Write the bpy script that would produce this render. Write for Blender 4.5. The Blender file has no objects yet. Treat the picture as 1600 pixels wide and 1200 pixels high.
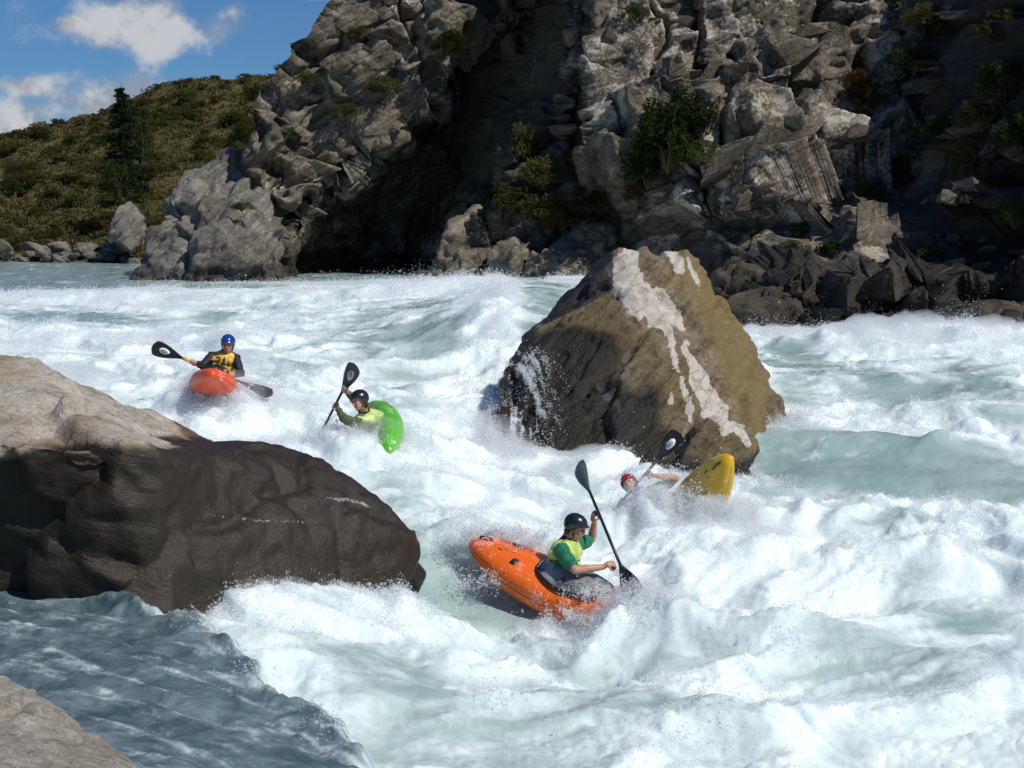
import bpy, bmesh, math, random
import numpy as np
from mathutils import Vector, Matrix

# ---------------------------------------------------------------- camera, sky, sun, exposure
S = bpy.context.scene
COL = S.collection
F = 2600.0                      # focal length in pixels of the 1600 px wide photograph
CAMZ = 3.8
PITCH = math.atan(260.0 / F)
cam_d = bpy.data.cameras.new('camera')
cam_d.sensor_width = 36.0
cam_d.lens = 36.0 * F / 1600.0
cam_d.clip_end = 5000
cam = bpy.data.objects.new('camera', cam_d)
COL.objects.link(cam)
cam.location = (0, 0, CAMZ)
cam.rotation_euler = (math.pi / 2 - PITCH, 0, 0)
S.camera = cam

SUN_EL = math.radians(49)
SUN_AZ = math.radians(124)      # clockwise from +Y (the view direction): to the right, a little behind the camera
SUN_DIR = Vector((math.sin(SUN_AZ) * math.cos(SUN_EL), math.cos(SUN_AZ) * math.cos(SUN_EL), math.sin(SUN_EL)))
sun_d = bpy.data.lights.new('sun', 'SUN')
sun_d.energy = 5.0
sun_d.angle = math.radians(0.5)
sun_d.color = (1.0, 0.955, 0.89)
sun = bpy.data.objects.new('sun', sun_d)
COL.objects.link(sun)
sun.rotation_euler = SUN_DIR.to_track_quat('Z', 'Y').to_euler()

world = bpy.data.worlds.new('World')
S.world = world
world.use_nodes = True
S.view_settings.view_transform = 'Standard'
S.view_settings.look = 'None'
S.view_settings.exposure = -0.36
S.view_settings.gamma = 1.0
S.view_settings.use_curve_mapping = False
S.cycles.max_bounces = 6
S.cycles.diffuse_bounces = 3
S.cycles.glossy_bounces = 3
S.cycles.transmission_bounces = 4
S.cycles.transparent_max_bounces = 24
S.cycles.volume_bounces = 2
S.cycles.caustics_reflective = False
S.cycles.caustics_refractive = False


class NT:
    """small wrapper for building node trees"""
    def __init__(self, tree):
        self.t = tree
        self.t.nodes.clear()

    def n(self, kind, **kw):
        nd = self.t.nodes.new(kind)
        for k, v in kw.items():
            if k.startswith('i_'):
                key = k[2:]
                key = int(key) if key.isdigit() else key.replace('_', ' ')
                self.put(nd.inputs[key], v)
            else:
                setattr(nd, k, v)
        return nd

    def put(self, sock, v):
        if isinstance(v, bpy.types.NodeSocket):
            self.t.links.new(v, sock)
        elif isinstance(v, bpy.types.Node):
            self.t.links.new(v.outputs[0], sock)
        else:
            if hasattr(sock, 'default_value'):
                dv = sock.default_value
                if hasattr(dv, '__len__') and len(dv) == 4 and hasattr(v, '__len__') and len(v) == 3:
                    v = (*v, 1.0)
                sock.default_value = v

    def math(self, op, a, b=0.0, c=0.0, clamp=False):
        nd = self.n('ShaderNodeMath', operation=op, use_clamp=clamp)
        self.put(nd.inputs[0], a)
        self.put(nd.inputs[1], b)
        self.put(nd.inputs[2], c)
        return nd.outputs[0]

    def mix(self, fac, a, b):
        nd = self.n('ShaderNodeMix', data_type='RGBA')
        self.put(nd.inputs[0], fac)
        self.put(nd.inputs[6], a)
        self.put(nd.inputs[7], b)
        return nd.outputs[2]

    def mul(self, a, b):
        nd = self.n('ShaderNodeMix', data_type='RGBA', blend_type='MULTIPLY')
        self.put(nd.inputs[0], 1.0)
        self.put(nd.inputs[6], a)
        self.put(nd.inputs[7], b)
        return nd.outputs[2]

    def ss(self, x, lo, hi, a=0.0, b=1.0):
        nd = self.n('ShaderNodeMapRange', interpolation_type='SMOOTHSTEP')
        for k, v in enumerate((x, lo, hi, a, b)):
            self.put(nd.inputs[k], v)
        return nd.outputs[0]

    def noise(self, vec, scale, detail=4, rough=0.55, dist=0.0):
        nd = self.n('ShaderNodeTexNoise')
        self.put(nd.inputs['Vector'], vec)
        nd.inputs['Scale'].default_value = scale
        nd.inputs['Detail'].default_value = detail
        nd.inputs['Roughness'].default_value = rough
        nd.inputs['Distortion'].default_value = dist
        return nd.outputs[0]


def build_sky():
    w = NT(world.node_tree)
    sky = w.n('ShaderNodeTexSky', sky_type='NISHITA', sun_disc=False, sun_elevation=SUN_EL, sun_rotation=SUN_AZ,
              altitude=900.0, air_density=1.0, dust_density=0.15, ozone_density=3.0)
    tint = w.mul(sky.outputs[0], (0.40, 0.66, 0.98))
    d = w.n('ShaderNodeTexCoord').outputs['Generated']
    sep = w.n('ShaderNodeSeparateXYZ', i_0=d)
    az = w.math('ARCTAN2', sep.outputs[0], sep.outputs[1])
    el = w.math('ARCSINE', sep.outputs[2])
    n1 = w.noise(d, 26, 6, 0.58)
    n2 = w.noise(d, 7.5, 5, 0.55)
    off = w.n('ShaderNodeVectorMath', operation='ADD', i_0=d, i_1=(0.006, 0.002, 0.013)).outputs[0]
    n3 = w.noise(off, 26, 6, 0.58)

    def pix(px, py):
        v = Vector(((px - 800) / F, 1, 0)) + Vector((0, math.sin(PITCH), math.cos(PITCH))) * 0
        fw = Vector((0, math.cos(PITCH), -math.sin(PITCH)))
        up = Vector((0, math.sin(PITCH), math.cos(PITCH)))
        v = fw + up * ((600 - py) / F) + Vector((1, 0, 0)) * ((px - 800) / F)
        v.normalize()
        return math.atan2(v.x, v.y), math.asin(v.z)
    mask = None
    hgt = None
    # cumulus clouds: centre and half size in the sky (given as they are seen in the photograph)
    for (px, py, rx, ry) in ((222, 42, 185, 66), (112, 40, 50, 30), (10, 190, 140, 62), (150, 165, 130, 60), (45, 140, 70, 30), (480, -12, 70, 14),
                             (-230, 120, 150, 60), (-420, 20, 170, 60), (700, -190, 210, 70), (1900, 60, 240, 80)):
        a0, e0 = pix(px, py)
        a1, e1 = pix(px + rx, py - ry)
        u = w.math('DIVIDE', w.math('SUBTRACT', az, a0), abs(a1 - a0))
        v = w.math('DIVIDE', w.math('SUBTRACT', el, e0), abs(e1 - e0))
        below = w.math('MULTIPLY', w.math('MINIMUM', v, 0.0), 0.35)
        v2 = w.math('ADD', v, below)
        r = w.math('SQRT', w.math('ADD', w.math('MULTIPLY', u, u), w.math('MULTIPLY', v2, v2)))
        m = w.math('SUBTRACT', 1.0, r)
        mask = m if mask is None else w.math('MAXIMUM', mask, m)
    m1 = w.math('ADD', mask, w.math('MULTIPLY', w.math('SUBTRACT', n1, 0.5), 2.3))
    dens = w.ss(m1, 0.0, 0.62)
    # the same cloud field goes on over the rest of the sky
    az_far = w.ss(w.math('ABSOLUTE', w.math('ADD', az, 0.05)), 0.40, 0.62)
    high = w.ss(el, 0.24, 0.40)
    other = w.math('MULTIPLY', w.ss(w.math('ADD', n2, w.math('MULTIPLY', n1, 0.25)), 0.72, 0.86), w.math('MAXIMUM', az_far, high))
    dens = w.math('MAXIMUM', dens, other)
    dens = w.math('MULTIPLY', dens, 0.93)
    lit = w.math('ADD', w.math('MULTIPLY', w.math('SUBTRACT', n1, n3), 3.2), w.math('MULTIPLY', m1, 0.30))
    lit = w.math('ADD', lit, w.math('MULTIPLY', w.math('SUBTRACT', n2, 0.5), 1.6))
    ccol = w.mix(w.ss(lit, -0.25, 0.5), (0.50, 0.54, 0.66), (0.95, 0.96, 1.0))
    b1 = w.n('ShaderNodeBackground', i_0=tint, i_1=0.088)
    b2 = w.n('ShaderNodeBackground', i_0=ccol, i_1=0.78)
    mx = w.n('ShaderNodeMixShader', i_0=dens, i_1=b1, i_2=b2)
    w.n('ShaderNodeOutputWorld', i_0=mx)


build_sky()

# ---------------------------------------------------------------- helpers
_fw = np.array([0, math.cos(PITCH), -math.sin(PITCH)])
_up = np.array([0, math.sin(PITCH), math.cos(PITCH)])


def P(px, py, Y):
    """the point of the place seen at photograph pixel (px, py) at ground distance Y from the camera"""
    px, py, Y = np.broadcast_arrays(np.asarray(px, float), np.asarray(py, float), np.asarray(Y, float))
    d = _fw + _up * ((600 - py) / F)[..., None] + np.array([1.0, 0, 0]) * ((px - 800) / F)[..., None]
    t = Y / d[..., 1]
    return np.array([0, 0, CAMZ]) + d * t[..., None]


def V(px, py, Y):
    return Vector(P(px, py, Y))


def to_pix(co):
    c = np.asarray(co) - np.array([0, 0, CAMZ])
    z = c @ _fw
    return 800 + F * c[:, 0] / z, 600 - F * (c @ _up) / z


def _hash(ix, iy, iz, seed):
    h = (ix.astype(np.uint32) * np.uint32(374761393) + iy.astype(np.uint32) * np.uint32(668265263)
         + iz.astype(np.uint32) * np.uint32(2147483647 - 58) + np.uint32(seed) * np.uint32(1274126177))
    h = (h ^ (h >> np.uint32(13))) * np.uint32(1274126177)
    h = (h ^ (h >> np.uint32(15))) * np.uint32(2246822519)
    return h ^ (h >> np.uint32(16))


def _u(h):
    return (h & np.uint32(0xFFFF)).astype(np.float32) / 65535.0


np.seterr(over='ignore')


def perlin2(x, y, seed=0):
    x = np.asarray(x, np.float32); y = np.asarray(y, np.float32)
    xi = np.floor(x); yi = np.floor(y)
    fx = x - xi; fy = y - yi
    xi = xi.astype(np.int32); yi = yi.astype(np.int32)
    u = fx * fx * fx * (fx * (fx * 6 - 15) + 10)
    v = fy * fy * fy * (fy * (fy * 6 - 15) + 10)
    z = np.zeros_like(xi)

    def g(dx, dy):
        a = _u(_hash(xi + dx, yi + dy, z, seed)) * 6.2831853
        return np.cos(a) * (fx - dx) + np.sin(a) * (fy - dy)
    n0 = g(0, 0); n1 = g(1, 0); n2 = g(0, 1); n3 = g(1, 1)
    a = n0 + u * (n1 - n0)
    b = n2 + u * (n3 - n2)
    return (a + v * (b - a)) * 1.5


def perlin3(p, seed=0):
    p = np.asarray(p, np.float32)
    i = np.floor(p); f = p - i
    i = i.astype(np.int32)
    w = f * f * f * (f * (f * 6 - 15) + 10)
    r = {}
    for dx in (0, 1):
        for dy in (0, 1):
            for dz in (0, 1):
                h = _hash(i[:, 0] + dx, i[:, 1] + dy, i[:, 2] + dz, seed)
                gx = _u(h) * 2 - 1
                gy = _u(h >> np.uint32(8)) * 2 - 1
                gz = _u(h * np.uint32(747796405) >> np.uint32(9)) * 2 - 1
                r[dx, dy, dz] = gx * (f[:, 0] - dx) + gy * (f[:, 1] - dy) + gz * (f[:, 2] - dz)
    l = lambda a, b, t: a + t * (b - a)
    x00 = l(r[0, 0, 0], r[1, 0, 0], w[:, 0]); x10 = l(r[0, 1, 0], r[1, 1, 0], w[:, 0])
    x01 = l(r[0, 0, 1], r[1, 0, 1], w[:, 0]); x11 = l(r[0, 1, 1], r[1, 1, 1], w[:, 0])
    return l(l(x00, x10, w[:, 1]), l(x01, x11, w[:, 1]), w[:, 2]) * 1.3


def fbm2(x, y, seed=0, octaves=4, gain=0.5):
    s = 0; a = 1.0; k = 1.0
    for o in range(octaves):
        s = s + a * perlin2(x * k, y * k, seed + o * 17)
        a *= gain; k *= 2.03
    return s


def fbm3(p, seed=0, octaves=4, gain=0.5):
    s = 0; a = 1.0; k = 1.0
    for o in range(octaves):
        s = s + a * perlin3(p * k, seed + o * 17)
        a *= gain; k *= 2.03
    return s


def blocks3(p, seed=0, tilt=0.8):
    """angular broken-rock relief: every jittered cell is a tilted plane; returns (height, distance to the cell's edge)"""
    p = np.asarray(p, np.float32)
    i = np.floor(p).astype(np.int32)
    d1 = np.full(len(p), 9e9, np.float32); d2 = d1.copy()
    val = np.zeros(len(p), np.float32)
    for dx in (-1, 0, 1):
        for dy in (-1, 0, 1):
            for dz in (-1, 0, 1):
                cx, cy, cz = i[:, 0] + dx, i[:, 1] + dy, i[:, 2] + dz
                h = _hash(cx, cy, cz, seed)
                q = np.stack([cx + _u(h), cy + _u(h >> np.uint32(7)), cz + _u(h * np.uint32(747796405) >> np.uint32(9))], 1).astype(np.float32)
                dv = p - q
                d = (dv * dv).sum(1)
                h2 = _hash(cx, cy, cz, seed + 991)
                g = np.stack([_u(h2), _u(h2 >> np.uint32(8)), _u(h2 * np.uint32(2891336453) >> np.uint32(9))], 1) * 2 - 1
                v = (_u(h2 * np.uint32(277803737) >> np.uint32(5)) - 0.5) + tilt * (g * dv).sum(1)
                near = d < d1
                d2 = np.where(near, d1, np.minimum(d2, d))
                val = np.where(near, v, val)
                d1 = np.where(near, d, d1)
    return val, np.sqrt(d2) - np.sqrt(d1)


def sstep(x, a, b):
    t = np.clip((np.asarray(x, float) - a) / (b - a), 0, 1)
    return t * t * (3 - 2 * t)


def mesh_np(name, co, faces, mat=None, smooth=True, attrs=None, parent=None, link=True):
    """faces: (n,3) or (n,4) int array, or a list of index tuples"""
    me = bpy.data.meshes.new(name)
    co = np.asarray(co, np.float32)
    if isinstance(faces, np.ndarray):
        k = faces.shape[1]
        me.vertices.add(len(co)); me.vertices.foreach_set('co', co.ravel())
        me.loops.add(faces.size); me.loops.foreach_set('vertex_index', faces.astype(np.int32).ravel())
        me.polygons.add(len(faces)); me.polygons.foreach_set('loop_start', np.arange(0, faces.size, k, dtype=np.int32))
        me.update(calc_edges=True)
    else:
        me.from_pydata([tuple(map(float, c)) for c in co], [], [tuple(map(int, f)) for f in faces])
    me.polygons.foreach_set('use_smooth', np.full(len(me.polygons), bool(smooth)))
    for k, v in (attrs or {}).items():
        v = np.asarray(v, np.float32)
        if v.ndim == 2:
            at = me.attributes.new(k, 'FLOAT_VECTOR', 'POINT'); at.data.foreach_set('vector', v.ravel())
        else:
            at = me.attributes.new(k, 'FLOAT', 'POINT'); at.data.foreach_set('value', v)
    if mat:
        for m in (mat if isinstance(mat, (list, tuple)) else [mat]):
            me.materials.append(m)
    if not link:
        return me
    o = bpy.data.objects.new(name, me)
    COL.objects.link(o)
    if parent:
        o.parent = parent
    return o


def link_mesh(name, me, parent=None, loc=(0, 0, 0)):
    o = bpy.data.objects.new(name, me)
    COL.objects.link(o)
    o.location = loc
    if parent:
        o.parent = parent
    return o


def tag(o, label=None, cat=None, group=None, kind=None):
    for k, v in (('label', label), ('category', cat), ('group', group), ('kind', kind)):
        if v:
            o[k] = v
    return o


def empty(name, loc, label=None, cat=None, group=None):
    o = bpy.data.objects.new(name, None)
    COL.objects.link(o)
    o.location = loc
    o.empty_display_size = 0.2
    return tag(o, label, cat, group)


def grid_faces(nr, nc):
    a = (np.arange(nr - 1)[:, None] * nc + np.arange(nc - 1)[None, :]).ravel()
    return np.stack([a, a + 1, a + nc + 1, a + nc], 1)


def normals_of(co, faces):
    n = np.zeros_like(co)
    q = co[faces]
    fn = np.cross(q[:, 2] - q[:, 0], q[:, -1] - q[:, 1])
    for k in range(faces.shape[1]):
        np.add.at(n, faces[:, k], fn)
    return n / (np.linalg.norm(n, axis=1, keepdims=True) + 1e-12)


def remesh(verts, faces, voxel, smooth=0, decimate=None):
    """one continuous skin round overlapping closed shapes; returns (co, quads)"""
    me = bpy.data.meshes.new('skin')
    me.from_pydata([tuple(map(float, v)) for v in verts], [], [tuple(map(int, f)) for f in faces])
    o = bpy.data.objects.new('skin', me)
    COL.objects.link(o)
    m = o.modifiers.new('r', 'REMESH'); m.mode = 'VOXEL'; m.voxel_size = voxel
    if smooth:
        s = o.modifiers.new('s', 'SMOOTH'); s.factor = 0.5; s.iterations = smooth
    dg = bpy.context.evaluated_depsgraph_get()
    ev = o.evaluated_get(dg).to_mesh()
    co = np.empty(len(ev.vertices) * 3, np.float32); ev.vertices.foreach_get('co', co)
    n = len(ev.polygons)
    li = np.empty(len(ev.loops), np.int32); ev.loops.foreach_get('vertex_index', li)
    o.evaluated_get(dg).to_mesh_clear()
    bpy.data.objects.remove(o); bpy.data.meshes.remove(me)
    return co.reshape(-1, 3).astype(float), li.reshape(n, -1)


def hull(points):
    bm = bmesh.new()
    vs = [bm.verts.new(tuple(map(float, p))) for p in points]
    bmesh.ops.convex_hull(bm, input=vs)
    for v in [v for v in bm.verts if not v.link_faces]:
        bm.verts.remove(v)
    bm.normal_update()
    bm.verts.index_update()
    co = [tuple(v.co) for v in bm.verts]
    fs = [tuple(v.index for v in f.verts) for f in bm.faces]
    bm.free()
    return co, fs


def join(parts):
    vs, fs = [], []
    for (v, f) in parts:
        k = len(vs)
        vs.extend(list(v))
        fs.extend([tuple(int(i) + k for i in q) for q in f])
    return vs, fs


# ---------------------------------------------------------------- materials
def material(name):
    m = bpy.data.materials.new(name)
    m.use_nodes = True
    return m, NT(m.node_tree)


def plain(name, color, rough=0.5, spec=0.5, var=0.12, scale=30, metallic=0.0, bump=0.0, coat=0.0):
    m, t = material(name)
    tc = t.n('ShaderNodeTexCoord').outputs['Object']
    nz = t.noise(tc, scale, 3)
    f = t.ss(nz, 0.3, 0.7, 1 - var, 1 + var)
    c = t.n('ShaderNodeVectorMath', operation='SCALE', i_0=color)
    t.put(c.inputs['Scale'], f)
    b = t.n('ShaderNodeBsdfPrincipled', i_Base_Color=c.outputs[0], i_Roughness=rough, i_Metallic=metallic)
    b.inputs['Specular IOR Level'].default_value = spec
    b.inputs['Coat Weight'].default_value = coat
    if bump:
        bp = t.n('ShaderNodeBump', i_Height=nz, i_Strength=bump, i_Distance=0.02)
        t.put(b.inputs['Normal'], bp.outputs[0])
    t.n('ShaderNodeOutputMaterial', i_0=b)
    return m


def rock_mat(name, dark, mid, light, scale=1.0, bed=(0.3, 0.0, 1.0), stain_shade=(0.12, 0.085, 0.05), stain_amt=0.5, moss=(0.06, 0.065, 0.025),
             moss_amt=0.25, wet_shade_dark=0.32, pale=(0.62, 0.59, 0.53), bump=0.6, bedding=0.5, attrs=True, cracks=0.8):
    m, t = material(name)
    tc = t.n('ShaderNodeTexCoord').outputs['Object']
    # bedded coordinate: stretched along the rock's layers
    mp = t.n('ShaderNodeMapping', i_Vector=tc)
    b = Vector(bed).normalized()
    mp.inputs['Rotation'].default_value = Vector((0, 0, 1)).rotation_difference(b).inverted().to_euler() if False else b.rotation_difference(Vector((0, 0, 1))).to_euler()
    mp2 = t.n('ShaderNodeMapping', i_Vector=mp.outputs[0])
    mp2.inputs['Scale'].default_value = (0.35, 0.35, 2.6)
    bedn = t.noise(mp2.outputs[0], 1.7 * scale, 7, 0.62, 0.4)
    n_big = t.noise(tc, 0.45 * scale, 5, 0.6)
    n_mid = t.noise(tc, 2.2 * scale, 6, 0.62)
    n_fine = t.noise(tc, 11 * scale, 6, 0.68)
    n_grain = t.noise(tc, 48 * scale, 3, 0.7)
    tone = t.math('ADD', t.math('MULTIPLY', bedn, bedding), t.math('MULTIPLY', n_mid, 0.5))
    tone = t.math('ADD', tone, t.math('MULTIPLY', n_fine, 0.75 - bedding * 0.5))
    norm = bedding + 0.5 + (0.75 - bedding * 0.5)
    tone = t.math('DIVIDE', tone, norm)
    c = t.mix(t.ss(tone, 0.36, 0.53), dark, mid)
    c = t.mix(t.ss(tone, 0.49, 0.66), c, light)
    c = t.mix(t.math('MULTIPLY', t.ss(n_big, 0.46, 0.62), stain_amt), c, stain_shade)
    nb2 = t.noise(t.n('ShaderNodeVectorMath', operation='ADD', i_0=tc, i_1=(17.3, 4.1, 9.7)).outputs[0], 0.9 * scale, 6, 0.65)
    c = t.mix(t.math('MULTIPLY', t.ss(nb2, 0.52, 0.66), moss_amt), c, moss)
    wv = t.n('ShaderNodeVectorMath', operation='ADD', i_0=mp2.outputs[0])
    nv = t.n('ShaderNodeTexNoise'); t.put(nv.inputs['Vector'], tc); nv.inputs['Scale'].default_value = 1.6 * scale; nv.inputs['Detail'].default_value = 4
    sv = t.n('ShaderNodeVectorMath', operation='SCALE', i_0=nv.outputs['Color']); sv.inputs['Scale'].default_value = 1.1 / scale
    t.put(wv.inputs[1], sv.outputs[0])
    vo = t.n('ShaderNodeTexVoronoi', feature='DISTANCE_TO_EDGE'); t.put(vo.inputs['Vector'], wv.outputs[0]); vo.inputs['Scale'].default_value = 1.15 * scale
    crk = t.math('MULTIPLY', t.ss(vo.outputs['Distance'], 0.0, 0.035, 1.0, 0.0), t.ss(n_big, 0.42, 0.56))
    cd = t.n('ShaderNodeVectorMath', operation='SCALE', i_0=c)
    cd.inputs['Scale'].default_value = 0.35
    crk = t.math('MULTIPLY', crk, cracks)
    c = t.mix(crk, c, cd.outputs[0])
    g = t.ss(n_grain, 0.28, 0.75, 0.60, 1.32)
    sc = t.n('ShaderNodeVectorMath', operation='SCALE', i_0=c)
    t.put(sc.inputs['Scale'], g)
    c = sc.outputs[0]
    rough = 0.85
    if attrs:
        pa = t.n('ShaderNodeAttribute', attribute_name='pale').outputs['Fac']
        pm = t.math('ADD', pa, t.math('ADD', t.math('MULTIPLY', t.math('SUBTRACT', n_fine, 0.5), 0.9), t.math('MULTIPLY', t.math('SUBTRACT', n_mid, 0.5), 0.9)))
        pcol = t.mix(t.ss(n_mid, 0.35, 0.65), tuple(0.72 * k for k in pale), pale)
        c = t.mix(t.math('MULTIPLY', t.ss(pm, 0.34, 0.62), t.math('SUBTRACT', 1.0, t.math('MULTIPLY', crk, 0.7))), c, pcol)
        st = t.n('ShaderNodeAttribute', attribute_name='stain_shade').outputs['Fac']  # mineral staining, plus shade painted into the cliff's colour
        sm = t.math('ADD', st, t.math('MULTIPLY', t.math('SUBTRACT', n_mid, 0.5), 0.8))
        c = t.mix(t.math('MULTIPLY', t.ss(sm, 0.3, 0.8), 0.75), c, t.mix(n_fine, tuple(0.6 * k for k in stain_shade), tuple(1.5 * k for k in stain_shade)))
        wa = t.n('ShaderNodeAttribute', attribute_name='wet').outputs['Fac']  # damp rock, plus painted shade on the cliff, near rock and midstream boulder
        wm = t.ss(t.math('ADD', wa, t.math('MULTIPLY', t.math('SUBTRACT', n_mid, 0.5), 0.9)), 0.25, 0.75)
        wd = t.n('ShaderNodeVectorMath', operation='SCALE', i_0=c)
        wd.inputs['Scale'].default_value = wet_shade_dark
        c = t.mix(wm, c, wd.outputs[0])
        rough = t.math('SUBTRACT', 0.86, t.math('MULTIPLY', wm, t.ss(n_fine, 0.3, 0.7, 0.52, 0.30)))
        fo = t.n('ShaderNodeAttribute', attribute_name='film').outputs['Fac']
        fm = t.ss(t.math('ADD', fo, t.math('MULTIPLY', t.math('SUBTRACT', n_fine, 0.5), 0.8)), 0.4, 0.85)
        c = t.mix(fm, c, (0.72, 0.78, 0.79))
    hgt = t.math('ADD', t.math('MULTIPLY', bedn, 0.55), t.math('ADD', t.math('MULTIPLY', n_fine, 0.35), t.math('MULTIPLY', n_grain, 0.12)))
    hgt = t.math('SUBTRACT', hgt, t.math('MULTIPLY', crk, 0.25))
    bp = t.n('ShaderNodeBump', i_Height=hgt, i_Strength=bump, i_Distance=0.16 / scale)
    p = t.n('ShaderNodeBsdfPrincipled', i_Base_Color=c, i_Roughness=rough, i_Normal=bp.outputs[0])
    p.inputs['Specular IOR Level'].default_value = 0.4
    t.n('ShaderNodeOutputMaterial', i_0=p)
    return m


def water_mat():
    m, t = material('river_water')
    geo = t.n('ShaderNodeNewGeometry')
    pos = geo.outputs['Position']
    fo = t.n('ShaderNodeAttribute', attribute_name='foam').outputs['Fac']
    de = t.n('ShaderNodeAttribute', attribute_name='deep').outputs['Fac']
    na = t.noise(pos, 3.0, 7, 0.66, 0.6)
    nb = t.noise(pos, 14.0, 5, 0.68)
    nc = t.noise(pos, 0.8, 3, 0.55)
    fm = t.math('ADD', fo, t.math('ADD', t.math('MULTIPLY', t.math('SUBTRACT', na, 0.5), 0.75), t.math('MULTIPLY', t.math('SUBTRACT', nb, 0.5), 0.30)))
    f = t.ss(fm, 0.0, 0.95)
    teal = t.mix(t.ss(nc, 0.35, 0.65), (0.25, 0.365, 0.345), (0.38, 0.50, 0.48))
    teal = t.mix(de, teal, t.mix(t.ss(na, 0.3, 0.7), (0.052, 0.092, 0.112), (0.17, 0.235, 0.262)))
    c = t.mix(f, teal, (0.755, 0.845, 0.85))
    rough = t.math('ADD', 0.10, t.math('MULTIPLY', f, 0.75))
    hb = t.math('ADD', t.math('MULTIPLY', na, 0.7), t.math('MULTIPLY', nb, 0.3))
    bp = t.n('ShaderNodeBump', i_Height=hb, i_Distance=0.07)
    t.put(bp.inputs['Strength'], t.math('SUBTRACT', 0.5, t.math('MULTIPLY', f, 0.30)))
    p = t.n('ShaderNodeBsdfPrincipled', i_Base_Color=c, i_Roughness=rough, i_Normal=bp.outputs[0])
    p.inputs['IOR'].default_value = 1.33
    p.subsurface_method = 'RANDOM_WALK'
    t.put(p.inputs['Subsurface Weight'], t.math('MULTIPLY', f, 0.75))
    p.inputs['Subsurface Radius'].default_value = (0.8, 1.0, 1.0)
    p.inputs['Subsurface Scale'].default_value = 0.22
    t.n('ShaderNodeOutputMaterial', i_0=p)
    return m


def foliage_mat(name, c1, c2, c3, scale=2.0):
    m, t = material(name)
    tc = t.n('ShaderNodeTexCoord').outputs['Object']
    oi = t.n('ShaderNodeObjectInfo').outputs['Random']
    n = t.noise(tc, scale, 4, 0.6)
    n2 = t.noise(tc, scale * 9, 2, 0.6)
    c = t.mix(t.ss(n, 0.35, 0.6), c1, c2)
    c = t.mix(t.math('MULTIPLY', t.ss(n2, 0.5, 0.7), 0.7), c, c3)
    v = t.n('ShaderNodeVectorMath', operation='SCALE', i_0=c)
    t.put(v.inputs['Scale'], t.math('ADD', 0.7, t.math('MULTIPLY', oi, 0.6)))
    d = t.n('ShaderNodeBsdfDiffuse', i_0=v.outputs[0])
    tr = t.n('ShaderNodeBsdfTranslucent', i_0=v.outputs[0])
    mx = t.n('ShaderNodeMixShader', i_0=0.3, i_1=d, i_2=tr)
    t.n('ShaderNodeOutputMaterial', i_0=mx)
    return m
# ---------------------------------------------------------------- the river
CTRL = [  # photograph pixel and distance of points on the mean water surface
    (-300, 405, 84), (0, 408, 80), (200, 410, 80), (500, 410, 82), (0, 440, 58), (300, 430, 61), (600, 437, 57), (860, 442, 49), (-300, 440, 58),
    (0, 480, 43), (300, 480, 42), (600, 480, 40), (800, 470, 37), (860, 475, 33), (785, 496, 28.3), (705, 506, 29.3), (790, 600, 25.5), (770, 655, 24.2), (-300, 480, 43), (0, 540, 30), (200, 560, 28), (450, 560, 27), (650, 560, 27),
    (-200, 560, 28), (250, 620, 23), (330, 628, 22.6), (450, 640, 22.5), (670, 640, 23.4), (400, 700, 20.5), (600, 720, 19.5), (740, 735, 20),
    (720, 800, 17.8), (700, 925, 15.7), (560, 940, 14.8), (420, 990, 13.2), (700, 1150, 11.5), (900, 1190, 11.2), (860, 985, 15.4), (960, 985, 15.5),
    (1200, 900, 16.6), (1600, 900, 16.8), (1600, 1200, 11.4), (1200, 1200, 11.3), (1000, 745, 20.6), (1240, 700, 23), (1600, 700, 23), (1100, 815, 18.3),
    (1350, 745, 21), (1250, 560, 33), (1600, 560, 33), (1200, 520, 41), (1600, 524, 40.5), (1900, 700, 23), (1900, 524, 40), (1900, 1000, 14.5), (-300, 620, 23),
    (100, 1000, 12.9), (100, 1200, 9.7), (500, 1400, 8.2), (1200, 1400, 8.4), (-300, 1000, 12.9), (1900, 1300, 9.5), (300, 1100, 11.2), (1080, 520, 41), (1000, 440, 50)]


def _tps_setup():
    c = np.array([P(*k) for k in CTRL])
    a = np.stack([c[:, 0] / c[:, 1] * 3.0, np.log(c[:, 1])], 1)
    n = len(a)
    d = np.linalg.norm(a[:, None] - a[None], axis=2)
    K = np.where(d > 0, d * d * np.log(d + 1e-9), 0) + np.eye(n) * 0.002
    A = np.zeros((n + 3, n + 3))
    A[:n, :n] = K
    A[:n, n] = 1; A[n, :n] = 1
    A[:n, n + 1:] = a; A[n + 1:, :n] = a.T
    w = np.linalg.solve(A, np.concatenate([c[:, 2], np.zeros(3)]))
    return a, w


_ta, _tw = _tps_setup()


def base_level(x, y):
    x = np.asarray(x, float); y = np.asarray(y, float)
    q0 = x / y * 3.0; q1 = np.log(y)
    z = _tw[-3] + _tw[-2] * q0 + _tw[-1] * q1
    for k in range(len(_ta)):
        d2 = (q0 - _ta[k, 0]) ** 2 + (q1 - _ta[k, 1]) ** 2
        z = z + _tw[k] * 0.5 * d2 * np.log(d2 + 1e-12)
    return z


_lipp = np.array([(100, 925), (190, 950), (270, 968), (350, 988), (440, 1052), (560, 1122), (660, 1203), (760, 1290), (850, 1400)], float)
_lip = np.array([P(a, b, (CAMZ - 0.72) * F / (b - 340.0)) for a, b in _lipp])


def chute_side(x, y):
    """positive inside the dark smooth chute at the near left, in metres from its lip"""
    o = np.argsort(_lip[:, 1])
    xl = np.interp(y, _lip[o, 1], _lip[o, 0])
    return (xl - x) * 0.75


# patches where the water runs green and unbroken (+) or breaks white (-): pixel centre, half size there, strength
def _patch(px, py, rx, ry, s, rot=0.0):
    return (px, py, rx, ry, s, rot)


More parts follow.
